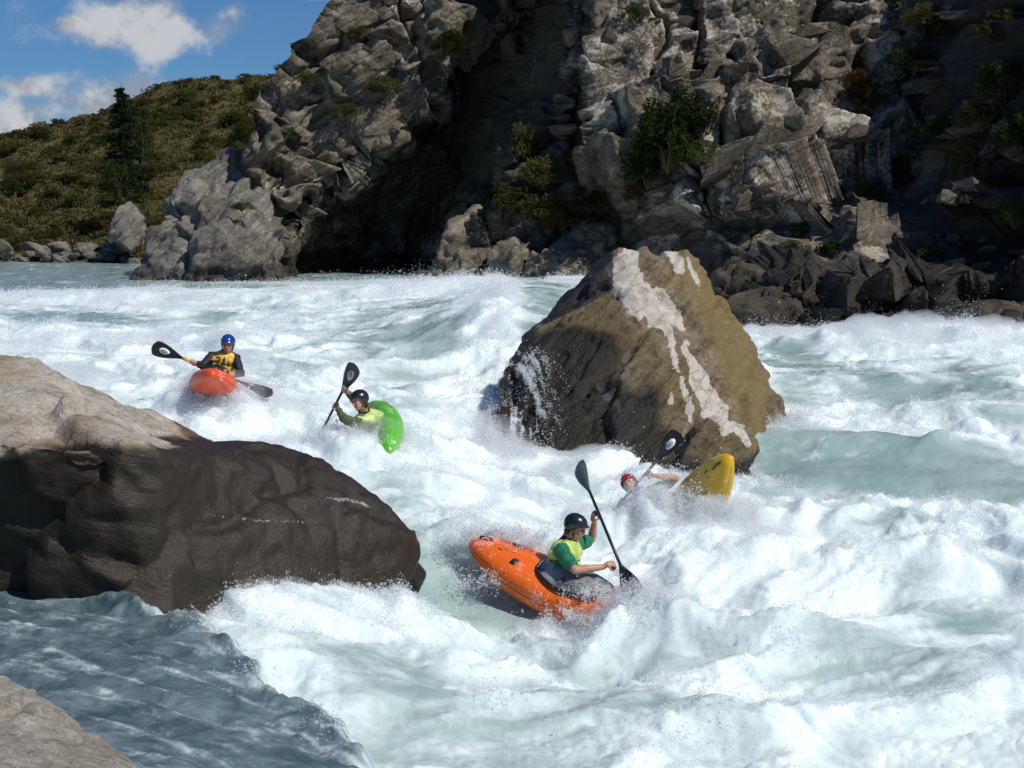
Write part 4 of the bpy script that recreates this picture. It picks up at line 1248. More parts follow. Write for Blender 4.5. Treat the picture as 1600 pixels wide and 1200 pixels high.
    for k in range(30):
        px = -20 + 245 * (k + rng.uniform(-0.3, 0.3)) / 30
        big = k in (3, 9, 13, 19, 24)
        py = rng.uniform(394, 410) if not big else 390
        r = (rng.uniform(8, 17) if not big else rng.uniform(20, 26)) / F * 79
        o = link_mesh('boulder', rng.choice(protos_b), None, P(px, py, 78.5 + rng.uniform(0, 2.5)))
        o.scale = (r, r, r * rng.uniform(0.8, 1.15)); o.rotation_euler = (rng.uniform(-0.3, 0.3), rng.uniform(-0.3, 0.3), rng.uniform(0, 6.28))
        nth = 30 - k
        ordn = ['', 'first', 'second', 'third', 'fourth', 'fifth', 'sixth', 'seventh', 'eighth', 'ninth', 'tenth', 'eleventh', 'twelfth', 'thirteenth', 'fourteenth', 'fifteenth', 'sixteenth', 'seventeenth', 'eighteenth', 'nineteenth', 'twentieth'][nth if nth <= 20 else k + 1]
        side = 'leftwards from the pointed outcrop' if nth <= 20 else 'in from the left end'
        tag(o, f"{'large' if big else 'small'} grey far-bank boulder, {ordn} {side}", 'boulder', 'boulders along the far bank')


build_boulders()
build_cliff_blocks()
build_plants()
# ---------------------------------------------------------------- kayaks, paddles, paddlers
def frame(axis, up):
    a = Vector(axis).normalized()
    n = Vector(up); n = (n - a * n.dot(a)).normalized()
    l = n.cross(a)
    return Matrix((a, l, n)).transposed()          # columns: forward, left, up


def hull_mat(name, c):
    m, t = material(name)
    tc = t.n('ShaderNodeTexCoord').outputs['Object']
    n = t.noise(tc, 5, 4, 0.6)
    n2 = t.noise(tc, 38, 3, 0.6)
    sc = t.n('ShaderNodeMapping', i_Vector=tc); sc.inputs['Scale'].default_value = (2.0, 22, 22)
    scr = t.noise(sc.outputs[0], 3.0, 3, 0.7)
    col = t.mix(t.ss(n, 0.3, 0.7), tuple(0.86 * k for k in c), c)
    col = t.mix(t.math('MULTIPLY', t.ss(scr, 0.62, 0.72), 0.25), col, (0.7, 0.62, 0.55))
    wet = t.math('MULTIPLY', t.ss(t.math('ADD', n2, t.math('MULTIPLY', t.math('SUBTRACT', n, 0.5), 0.7)), 0.58, 0.72), 0.45)
    col = t.mix(wet, col, (0.82, 0.86, 0.87))
    p = t.n('ShaderNodeBsdfPrincipled', i_Base_Color=col, i_Roughness=t.ss(n, 0.3, 0.7, 0.28, 0.5))
    bp = t.n('ShaderNodeBump', i_Height=n2, i_Strength=0.12, i_Distance=0.01)
    t.put(p.inputs['Normal'], bp.outputs[0])
    t.n('ShaderNodeOutputMaterial', i_0=p)
    return m


M['black'] = plain('wet_black_neoprene', (0.016, 0.016, 0.018), 0.42, 0.5, 0.3, 14, bump=0.3)
M['grey_deck'] = plain('wet_grey_neoprene', (0.19, 0.19, 0.20), 0.30, 0.5, 0.75, 7, bump=0.8)
M['carbon'] = plain('black_paddle_laminate', (0.018, 0.018, 0.02), 0.30, 0.5, 0.25, 40)
M['shaft'] = plain('black_shaft', (0.022, 0.022, 0.024), 0.35, 0.5, 0.2, 40)
M['whitep'] = plain('white_print', (0.75, 0.76, 0.77), 0.5)
M['greyp'] = plain('grey_print', (0.30, 0.32, 0.33), 0.5)
M['yellowp'] = plain('yellow_tape', (0.72, 0.42, 0.03), 0.5)
M['skin'] = plain('skin', (0.50, 0.27, 0.18), 0.5, 0.4, 0.12, 12)
M['lip'] = plain('lips', (0.38, 0.14, 0.11), 0.45)
M['eye'] = plain('eye_dark', (0.03, 0.025, 0.02), 0.3)
M['hair'] = plain('dark_hair', (0.03, 0.022, 0.016), 0.6)


def kayak_funcs(L, W):
    def hw(t):
        return W / 2 * (1 - np.abs(t) ** 2.5) ** 0.62 * (1 - 0.10 * t)

    def zb(t):
        return -0.02 + np.where(t > 0, 0.24, 0.18) * np.abs(t) ** 2.6

    def th(t):
        return 0.33 * (1 - np.abs(t) ** 3.2) ** 0.60 + 0.045 * np.exp(-((t - 0.30) / 0.22) ** 2)
    return hw, zb, th


def deck_z(L, W, x, y):
    hw, zb, th = kayak_funcs(L, W)
    t = np.clip(np.asarray(x, float) / (L / 2), -0.999, 0.999)
    c = np.clip(np.abs(np.asarray(y, float)) / np.maximum(hw(t), 1e-4), 0, 1) ** (1 / 0.80)
    s = np.sqrt(np.maximum(0, 1 - c * c))
    zm = zb(t) + 0.48 * th(t)
    return zm + 0.52 * th(t) * s ** 0.80


def make_kayak(label, loc, axis, up, mat, L=2.4, W=0.64, decals=(), deckmat=None):
    k = empty('kayak', loc, label, 'kayak', 'kayaks running the rapid')
    R = frame(axis, up)
    k.rotation_euler = R.to_euler()
    hw, zb, th = kayak_funcs(L, W)
    nt, nr = 72, 44
    t = np.sin(np.linspace(-1, 1, nt) * math.pi / 2) * 0.9992
    ph = np.linspace(0, 2 * np.pi, nr, endpoint=False)
    c, s = np.cos(ph), np.sin(ph)
    T = t[:, None]
    zm = zb(T) + 0.48 * th(T)
    y = hw(T) * np.sign(c) * np.abs(c) ** 0.80
    ztop = zm + 0.52 * th(T) * np.abs(s) ** 0.80
    zbot = zm - 0.48 * th(T) * np.abs(s) ** 0.50
    z = np.where(s >= 0, ztop, zbot)
    # moulded ridge down the deck and dished sides ahead of the cockpit
    z = z + np.where(s > 0.5, 0.018 * np.exp(-(y / 0.05) ** 2) * (np.abs(T) > 0.34), 0)
    x = np.repeat(T * L / 2, nr, 1)
    co = np.stack([x, y, z], 2).reshape(-1, 3)
    fc = []
    for i in range(nt - 1):
        for j in range(nr):
            fc.append((i * nr + j, (i + 1) * nr + j, (i + 1) * nr + (j + 1) % nr, i * nr + (j + 1) % nr))
    n0 = len(co)
    ends = np.array([co[:nr].mean(0), co[-nr:].mean(0)])
    co = np.concatenate([co, ends])
    for j in range(nr):
        fc.append((n0, j, (j + 1) % nr)); fc.append((n0 + 1, (nt - 1) * nr + (j + 1) % nr, (nt - 1) * nr + j))
    mesh_np('hull', co, fc, mat, True, None, k)
    # seam line between the two moulded halves
    for side in (1, -1):
        tt = np.linspace(-0.97, 0.97, 40)
        pts = [(a * L / 2, side * (float(hw(a)) + 0.001), float(zb(a) + 0.48 * th(a))) for a in tt]
        v, f = tube(pts, [0.006] * 40, 6)
        mesh_np('seam', np.array(v), f, mat, True, None, k)
    # cockpit rim and spray deck
    cx, ca, cb = -0.06, 0.415, 0.222
    n = 56
    rim = []
    for q in range(n + 1):
        a = 2 * math.pi * q / n
        px_, py_ = cx + ca * math.cos(a), cb * math.sin(a)
        rim.append((px_, py_, float(deck_z(L, W, px_, py_ * 0.9)) + 0.022))
    v, f = tube(rim, [0.020] * (n + 1), 8, False)
    mesh_np('cockpit_rim', np.array(v), f, M['black'], True, None, k)
    rings = [(1.03, 0.012), (1.0, 0.040), (0.92, 0.050), (0.83, 0.056), (0.75, 0.064), (0.68, 0.074), (0.62, 0.082), (0.48, 0.10), (0.38, 0.115), (0.33, 0.12)]
    co, fc = [], []
    rs = np.random.RandomState(3)
    for (sc, dz) in rings:
        for q in range(n):
            a = 2 * math.pi * q / n
            s2 = sc
            xx, yy = cx + ca * sc * math.cos(a) - (0.10 if sc < 0.5 else 0.10 * (1 - sc) / 0.5 if sc < 1 else 0), cb * sc * math.sin(a) * (1.35 if sc < 0.5 else 1 + 0.35 * max(0, (1 - sc)) / 0.5)
            zz = float(deck_z(L, W, cx + ca * math.cos(a), cb * math.sin(a) * 0.9)) * (1 if sc > 0.6 else 1) + dz + (0.022 * float(perlin2([xx * 7 + loc[0]], [yy * 9 + loc[1]], 5)[0]) + 0.007 * math.sin(7 * a + sc * 5)) * (sc < 0.95)
            co.append((xx, yy, zz))
    for i in range(len(rings) - 1):
        for q in range(n):
            fc.append((i * n + q, i * n + (q + 1) % n, (i + 1) * n + (q + 1) % n, (i + 1) * n + q))
    fc.append(tuple((len(rings) - 1) * n + q for q in range(n)))
    sd = mesh_np('spray_deck', np.array(co), fc, deckmat or M['black'], True, None, k)
    gl = [(cx + ca + 0.01, -0.05, rim[0][2] + 0.02), (cx + ca + 0.07, -0.035, rim[0][2] + 0.035), (cx + ca + 0.09, 0, rim[0][2] + 0.04), (cx + ca + 0.07, 0.035, rim[0][2] + 0.035), (cx + ca + 0.01, 0.05, rim[0][2] + 0.02)]
    v, f = tube(gl, [0.008] * 5, 6)
    mesh_np('grab_loop', np.array(v), f, M['black'], True, None, sd)
    # carrying handles at both ends
    for sgn in (1, -1):
        x0 = sgn * L * 0.40; x1 = sgn * L * 0.455
        z0, z1 = float(deck_z(L, W, x0, 0)), float(deck_z(L, W, x1, 0))
        v, f = tube([(x0, 0, z0 - 0.01), (x0, 0, z0 + 0.035), ((x0 + x1) / 2, 0, (z0 + z1) / 2 + 0.052), (x1, 0, z1 + 0.035), (x1, 0, z1 - 0.01)], [0.010] * 5, 7)
        mesh_np('carry_handle', np.array(v), f, M['black'], True, None, k)
    # printed patches lying on the deck
    for (dx, dy, sx, sy, mt) in decals:
        a = np.linspace(0, 2 * np.pi, 20, endpoint=False)
        xx = dx + sx * np.sign(np.cos(a)) * np.abs(np.cos(a)) ** 0.5; yy = dy + sy * np.sign(np.sin(a)) * np.abs(np.sin(a)) ** 0.5
        top = np.stack([xx, yy, deck_z(L, W, xx, yy) + 0.0055], 1)
        bot = top - np.array([0, 0, 0.008])
        ctr = np.array([[dx, dy, float(deck_z(L, W, dx, dy)) + 0.0055]])
        fcs = [(q, (q + 1) % 20, 40) for q in range(20)] + [(q + 20, (q + 1) % 20 + 20, (q + 1) % 20, q) for q in range(20)]
        mesh_np('deck_patch', np.concatenate([top, bot, ctr]), fcs, mt, True, None, k)
    return k, R


def make_paddle(label, A, B, faceA, faceB, tape=None, logoA=None, logoB=None, bladeA=None, bladeB=None):
    """A, B: blade tips in the world. face*: direction the blade's face looks"""
    A, B = Vector(A), Vector(B)
    mid = (A + B) / 2
    k = empty('paddle', mid, label, 'paddle', 'kayak paddles')
    ax = (B - A).normalized(); Lh = (B - A).length / 2
    bl = 0.45
    v, f = tube([mid - mid - ax * (Lh - bl + 0.05), Vector((0, 0, 0)), ax * (Lh - bl + 0.05)], [0.0155] * 3, 10)
    mesh_np('shaft', np.array(v), f, M['shaft'], True, None, k)
    for (end, face, logo, bm_, which) in ((-1, faceA, logoA, bladeA, 'A'), (1, faceB, logoB, bladeB, 'B')):
        d = ax * end
        fn = Vector(face); fn = (fn - d * fn.dot(d)).normalized()
        w = fn.cross(d)
        ss = np.linspace(0, 1, 16)
        half = 0.016 + 0.088 * np.sin(np.clip(ss * 1.04, 0, 1) ** 0.95 * math.pi * 0.60) ** 1.5
        half = half * np.where(ss > 0.86, np.sqrt(np.clip(1 - ((ss - 0.86) / 0.145) ** 2, 0.02, 1)), 1)
        nu = 9
        us = np.linspace(-1, 1, nu)
        o = d * (Lh - bl)
        top, bot = [], []
        for i, s in enumerate(ss):
            for u in us:
                cup = 0.030 * math.sin(s * math.pi * 0.9) * 0.8 - 0.02 * u * u * math.sin(s * math.pi)
                thick = 0.004 + 0.011 * (1 - u * u) * (1 - s) + (0.012 * (1 - s) if s < 0.3 else 0)
                p = o + d * (s * bl) + w * (u * half[i] + 0.012 * s) - fn * cup
                top.append(p + fn * thick * 0.5); bot.append(p - fn * thick * 0.5)
        co = np.array([tuple(p) for p in top + bot])
        g = grid_faces(16, nu)
        n1 = 16 * nu
        fc = [tuple(q) for q in g] + [tuple(q[::-1] + n1) for q in g]
        bd = [i for i in range(nu)] + [i * nu + nu - 1 for i in range(1, 16)] + [15 * nu + i for i in range(nu - 2, -1, -1)] + [i * nu for i in range(14, 0, -1)]
        for a, b in zip(bd, bd[1:] + bd[:1]):
            fc.append((b, a, a + n1, b + n1))
        bo = mesh_np('blade', co, fc, bm_ or M['carbon'], True, None, k)
        if logo:
            for (sc, mt, lift) in ((1.0, M['whitep'], 0.0060), (0.62, M['greyp'], 0.0090)):
                a = np.linspace(0, 2 * np.pi, 24, endpoint=False)
                pts = []
                for sgn in (1,):
                    for q in a:
                        s = 0.60 + 0.17 * sc * math.cos(q); u = 0.42 * sc * math.sin(q)
                        hs = float(np.interp(s, ss, half))
                        cup = 0.030 * math.sin(s * math.pi * 0.9) * 0.8 - 0.02 * u * u * math.sin(s * math.pi)
                        thick = 0.004 + 0.011 * (1 - u * u) * (1 - s)
                        pts.append(o + d * (s * bl) + w * (u * hs + 0.012 * s) - fn * cup + fn * (thick * 0.5 + lift))
                c0 = sum(pts, Vector()) / 24
                low = [p - fn * 0.010 for p in pts]
                arr = np.array([tuple(p) for p in pts + low + [c0]])
                mesh_np('blade_emblem', arr, [(q, (q + 1) % 24, 48) for q in range(24)] + [(q + 24, (q + 1) % 24 + 24, (q + 1) % 24, q) for q in range(24)], mt, True, None, bo)
    if tape:
        d = ax * tape[0]
        v, f = tube([d * (Lh - bl - 0.13), d * (Lh - bl + 0.005)], [0.021, 0.024], 10)
        mesh_np('tape_band', np.array(v), f, M['yellowp'], True, None, k)
    return k


def cap(p0, p1, r0, r1, n=14):
    p0, p1 = Vector(p0), Vector(p1)
    d = (p1 - p0)
    d = d.normalized() if d.length > 1e-6 else Vector((0, 0, 1))
    pts, rad = [], []
    for k in range(5):
        a = math.pi / 2 * k / 5
        pts.append(p0 - d * r0 * math.cos(a)); rad.append(max(0.001, r0 * math.sin(a)))
    pts.append(p0); rad.append(r0); pts.append(p1); rad.append(r1)
    for k in range(4, -1, -1):
        a = math.pi / 2 * k / 5
        pts.append(p1 + d * r1 * math.cos(a)); rad.append(max(0.001, r1 * math.sin(a)))
    # simple ring loft with a fixed frame
    a_ = d.orthogonal().normalized(); b_ = d.cross(a_)
    vs, fs = [], []
    for p, r in zip(pts, rad):
        for k in range(n):
            th = 2 * math.pi * k / n
            vs.append(p + (a_ * math.cos(th) + b_ * math.sin(th)) * r)
    m = len(pts)
    for i in range(m - 1):
        for k in range(n):
            fs.append((i * n + k, i * n + (k + 1) % n, (i + 1) * n + (k + 1) % n, (i + 1) * n + k))
    fs.append(tuple(range(n - 1, -1, -1))); fs.append(tuple(range((m - 1) * n, m * n)))
    return [tuple(v) for v in vs], fs


def ell(c, ax, nu=18, nv=12):
    c = Vector(c)
    vs, fs = [], []
    for i in range(1, nv):
        th = math.pi * i / nv
        for j in range(nu):
            ph = 2 * math.pi * j / nu
            vs.append(tuple(c + ax[0] * (math.sin(th) * math.cos(ph)) + ax[1] * (math.sin(th) * math.sin(ph)) + ax[2] * math.cos(th)))
    for i in range(nv - 2):
        for j in range(nu):
            fs.append((i * nu + j, (i + 1) * nu + j, (i + 1) * nu + (j + 1) % nu, i * nu + (j + 1) % nu))
    a = len(vs); vs.append(tuple(c + ax[2])); b = len(vs); vs.append(tuple(c - ax[2]))
    for j in range(nu):
        fs.append((a, j, (j + 1) % nu)); fs.append((b, (nv - 2) * nu + (j + 1) % nu, (nv - 2) * nu + j))
    return vs, fs


def chain(pts, rads):
    return [cap(a, b, ra, rb) for a, b, ra, rb in zip(pts[:-1], pts[1:], rads[:-1], rads[1:])]


def hand_parts(wrist, grip, shaft_dir, palm_side):
    """palm, four curled fingers and a thumb closed round a shaft that passes through grip"""
    w, g = Vector(wrist), Vector(grip)
    s = Vector(shaft_dir).normalized()
    f = (g - w); f = (f - s * f.dot(s)).normalized()            # from the wrist to the shaft
    b = s.cross(f).normalized() * palm_side                      # back of the hand
    parts = []
    palm = g + b * 0.030 - f * 0.030
    parts.append(ell(palm, [s * 0.040, f * 0.048, b * 0.017]))
    parts.append(cap(w, palm - f * 0.015, 0.026, 0.024))
    for k, (off, ln) in enumerate(((0.033, 0.95), (0.011, 1.05), (-0.011, 1.0), (-0.032, 0.82))):
        c = g + s * off
        R = 0.0265
        pts = []
        for q in range(6):
            a = math.radians(40 + q * 44 * ln)
            pts.append(c + b * (R * math.cos(a - math.radians(90)) * 1.0 if False else R * math.sin(math.pi / 2 - (a - math.radians(40)))) + f * (R * math.sin(a - math.radians(40))) * 1.0)
        parts += chain([palm + s * off * 0.9 + f * 0.03] + pts, [0.0105, 0.0105, 0.010, 0.0095, 0.009, 0.0085, 0.0075])
    c = g + s * 0.040
    parts += chain([palm + s * 0.030 - f * 0.02, c - f * 0.028 + b * 0.004, c - f * 0.020 - b * 0.020, c + f * 0.004 - b * 0.028], [0.013, 0.0115, 0.010, 0.008])
    return parts


def make_person(label, J, vest_m, shirt_m, helmet_m, face, up, shaft, short=True, palm=(1, -1), vest_print=None, hand_on=(True, True), collar=True, ref=0.008):
    """J: joints in the world. One body, with helmet, vest, sleeves and gasket as its children"""
    Jv = {k: Vector(v) for k, v in J.items()}
    base = Jv['pelvis'] - Vector((0, 0, 0.12))
    o = empty('person', base, label, 'person', 'kayakers in the rapid')
    J = {k: (v if k in ('legs', 'kup') else v - base) for k, v in Jv.items()}
    f = Vector(face).normalized(); u = Vector(up); u = (u - f * u.dot(f)).normalized(); r = f.cross(u)    # r: the person's right
    head, neck, pel, chest = J['head'], J['neck'], J['pelvis'], (J['shR'] + J['shL']) * 0.5
    lat = (J['shR'] - J['shL']).normalized()
    spine = (neck - pel).normalized()
    fwd = spine.cross(lat).normalized()
    if fwd.dot(f) < 0:
        fwd = -fwd
    w3 = lat * 0.5
    mid = pel.lerp(neck, 0.42)
    top = pel.lerp(neck, 0.74)

    def torso(grow):
        g = grow
        return [ell(pel, [lat * (0.165 + g), fwd * (0.115 + g), spine * (0.13 + g)]), ell(mid, [lat * (0.150 + g), fwd * (0.105 + g), spine * (0.19 + g)]),
                ell(top, [lat * (0.172 + g), fwd * (0.118 + g), spine * (0.15 + g)])]
    parts = torso(0)
    parts += [cap(J['shL'], J['shR'], 0.062, 0.062), cap(neck - spine * 0.05, neck, 0.075, 0.060), cap(neck, head - u * 0.03 - f * 0.02, 0.058, 0.056)]
    for sd in 'RL':
        el, wr = J['el' + sd], J['wr' + sd]
        parts += [cap(J['sh' + sd], el, 0.056, 0.042), cap(el, el.lerp(wr, 0.35), 0.042, 0.043), cap(el.lerp(wr, 0.35), wr, 0.043, 0.027)]
        if hand_on[0 if sd == 'R' else 1]:
            parts += hand_parts(wr, J['ha' + sd], shaft, palm[0 if sd == 'R' else 1])
        # thighs and shins, inside the boat
    legs = J.get('legs')
    if legs is not None:
        ld = legs.normalized()
        ku = J.get('kup', u)
        for q in (-1, 1):
            h = pel + lat * 0.09 * q
            kn = h + ld * 0.38 + lat * 0.04 * q - ku * 0.02
            parts += [cap(h, kn, 0.070, 0.052), cap(kn, kn + ld * 0.34 - lat * 0.03 * q + ku * 0.03, 0.048, 0.034), cap(kn + ld * 0.34 - lat * 0.03 * q + ku * 0.03, kn + ld * 0.38 - lat * 0.03 * q + ku * 0.10, 0.034, 0.028)]
    # skull, jaw, nose, brow, ears
    parts += [ell(head + u * 0.022 - f * 0.008, [r * 0.076, f * 0.096, u * 0.098]), ell(head - u * 0.055 + f * 0.028, [r * 0.056, f * 0.062, u * 0.066]),
              cap(head + f * 0.084 + u * 0.016, head + f * 0.106 - u * 0.028, 0.010, 0.015), ell(head + f * 0.083 + u * 0.030, [r * 0.056, f * 0.014, u * 0.012]),
              ell(head + f * 0.070 - u * 0.098, [r * 0.022, f * 0.018, u * 0.016])]
    for q in (-1, 1):
        parts += [ell(head + r * 0.079 * q - u * 0.010 - f * 0.005, [r * 0.010, f * 0.018, u * 0.030]), ell(head + r * 0.038 * q + f * 0.070 - u * 0.022, [r * 0.022, f * 0.016, u * 0.018])]
    v, fc = join(parts)
    co, q4 = remesh(v, fc, ref, 3)
    body = mesh_np('body', co, q4, M['skin'], True, None, o)
    for q in (-1, 1):
        v, fc = ell(head + r * 0.032 * q + f * 0.090 + u * 0.010, [r * 0.013, f * 0.009, u * 0.008], 10, 6)
        mesh_np('eye', np.array(v), fc, M['eye'], True, None, body)
    v, fc = ell(head + f * 0.090 - u * 0.064, [r * 0.026, f * 0.010, u * 0.008], 12, 6)
    mesh_np('mouth', np.array(v), fc, M['lip'], True, None, body)
    # shirt: sleeves with the shoulders
    g = 0.009
    parts = torso(0.004) + [cap(J['shL'], J['shR'], 0.062 + g, 0.062 + g)]
    for sd in 'RL':
        el, wr = J['el' + sd], J['wr' + sd]
        if short:
            e2 = J['sh' + sd].lerp(el, 0.74)
            parts += [cap(J['sh' + sd], e2, 0.068 + g, 0.056 + g)]
        else:
            parts += [cap(J['sh' + sd], el, 0.060 + g, 0.047 + g), cap(el, wr.lerp(el, 0.10), 0.047 + g, 0.031 + g)]
    v, fc = join(parts)
    co, q4 = remesh(v, fc, ref * 1.1, 3)
    n = normals_of(co, q4)
    co = co + n * (0.009 * perlin3(co * 16, 3) + 0.006 * perlin3(co * 34, 9))[:, None]
    mesh_np('shirt', co, q4, shirt_m, True, None, o)
    # buoyancy vest
    parts = [ell(pel + spine * 0.05, [lat * 0.185, fwd * 0.145, spine * 0.10]), ell(mid, [lat * 0.188, fwd * 0.150, spine * 0.19]), ell(top, [lat * 0.180, fwd * 0.158, spine * 0.155])]
    for q in (-1, 1):
        sp = chest + lat * 0.115 * q + spine * 0.035
        parts += [cap(top + lat * 0.10 * q + fwd * 0.10, sp + fwd * 0.02, 0.048, 0.042), cap(sp - fwd * 0.01, top + lat * 0.10 * q - fwd * 0.10, 0.042, 0.048)]
    v, fc = join(parts)
    co, q4 = remesh(v, fc, ref * 1.1, 2)
    n = normals_of(co, q4)
    h = (co - np.array(pel)) @ np.array(spine)
    co = co + n * (0.006 * perlin3(co * 11, 5) - 0.010 * np.exp(-((h - 0.10) / 0.012) ** 2) - 0.008 * np.exp(-((h - 0.24) / 0.010) ** 2))[:, None]
    vest = mesh_np('vest', co, q4, vest_m, True, None, o)
    for hh in (0.10, 0.24):
        pts = []
        for k in range(25):
            a = 2 * math.pi * k / 24
            d = lat * math.cos(a) * 0.5 + fwd * math.sin(a) * 0.5
            # sits in the groove of the vest
            idx = np.argmax((co - np.array(pel + spine * hh)) @ np.array(d) - 4.0 * np.abs(h - hh))
            rr = (Vector(co[idx]) - (pel + spine * hh))
            rr = rr - spine * rr.dot(spine)
            dd = (lat * math.cos(a) + fwd * math.sin(a)).normalized()
            pts.append(pel + spine * hh + dd * max(0.12, rr.dot(dd)) * 0.985)
        v, fc = tube(pts, [0.009] * 25, 6, False)
        mesh_np('strap', np.array(v), fc, M['black'] if vest_print is None else vest_m, True, None, vest)
    if vest_print:
        cu = bpy.data.curves.new('vest_number', 'FONT')
        cu.body = vest_print; cu.size = 0.17; cu.extrude = 0.006; cu.align_x = 'CENTER'; cu.align_y = 'CENTER'
        t = bpy.data.objects.new('tmp', cu); COL.objects.link(t)
        me = bpy.data.meshes.new_from_object(t.evaluated_get(bpy.context.evaluated_depsgraph_get()))
        bpy.data.objects.remove(t)
        me.materials.clear(); me.materials.append(M['black'])
        po = bpy.data.objects.new('vest_number', me); COL.objects.link(po); po.parent = vest
        rt = -lat if lat.dot(Vector((1, 0, 0))) < 0 else lat
        Rm = Matrix((rt, spine, rt.cross(spine))).transposed()
        if Rm.col[2].dot(fwd) < 0:
            Rm = Matrix((-rt, spine, (-rt).cross(spine))).transposed()
        po.rotation_euler = Rm.to_euler()
        c = mid + spine * 0.115
        c = c + fwd * (0.172)
        po.location = c
        for vtx in me.vertices:
            vtx.co.z -= 2.2 * vtx.co.x ** 2
    if collar:
        a = neck - spine * 0.030
        v, fc = tube([a, a.lerp(head, 0.20), a.lerp(head, 0.42)], [0.088, 0.072, 0.066], 18)
        mesh_np('neck_gasket', np.array(v), fc, M['black'], True, None, o)
    # helmet
    nu, nv = 40, 16
    co = []
    hc = head + u * 0.030 - f * 0.010
    for shell in (0, 1):
        gsh = 0.0 if shell == 0 else -0.012
        for i in range(nv + 1):
            for j in range(nu):
                ph = 2 * math.pi * j / nu
                fr = math.cos(ph)
                low = -0.05 + (0.22 if fr > 0 else 0.55) * 0
                low = math.radians(np.interp(fr, [-1, -0.3, 0.15, 0.55, 1], [-40, -42, -36, 4, 8]))
                e = math.pi / 2 + (low - math.pi / 2) * i / nv
                rr = 1.0 + 0.02 * math.cos(3 * ph) * math.cos(e)
                brim = 0.018 if (i >= nv - 1 and fr > 0.5) else 0.0
                co.append(tuple(hc + f * ((0.122 + gsh) * math.cos(e) * math.cos(ph) * rr + brim) + r * ((0.100 + gsh) * math.cos(e) * math.sin(ph) * rr) + u * ((0.108 + gsh) * math.sin(e))))
    fs = []
    m = (nv + 1) * nu
    for i in range(nv):
        for j in range(nu):
            a, b, c, d = i * nu + j, i * nu + (j + 1) % nu, (i + 1) * nu + (j + 1) % nu, (i + 1) * nu + j
            fs.append((a, d, c, b)); fs.append((m + a, m + b, m + c, m + d))
    for j in range(nu):
        a, b = nv * nu + j, nv * nu + (j + 1) % nu
        fs.append((a, m + a, m + b, b))
    hel = mesh_np('helmet', np.array(co), fs, helmet_m, True, None, o)
    v, fc = tube([head + r * 0.084 - f * 0.0 - u * 0.0, head + r * 0.070 + f * 0.02 - u * 0.075, head + f * 0.050 - u * 0.122, head - r * 0.070 + f * 0.02 - u * 0.075, head - r * 0.084 - u * 0.0], [0.007] * 5, 6)
    mesh_np('chin_strap', np.array(v), fc, M['black'], True, None, hel)
    v, fc = ell(head - f * 0.045 - u * 0.055, [r * 0.066, f * 0.050, u * 0.055], 14, 8)
    mesh_np('hair', np.array(v), fc, M['hair'], True, None, o)
    return o


def arm(J, sd, sh, el, ha, reach=0.085):
    J['sh' + sd], J['el' + sd], J['ha' + sd] = V(*sh), V(*el), V(*ha)
    d = J['ha' + sd] - J['el' + sd]
    J['wr' + sd] = J['ha' + sd] - d.normalized() * reach


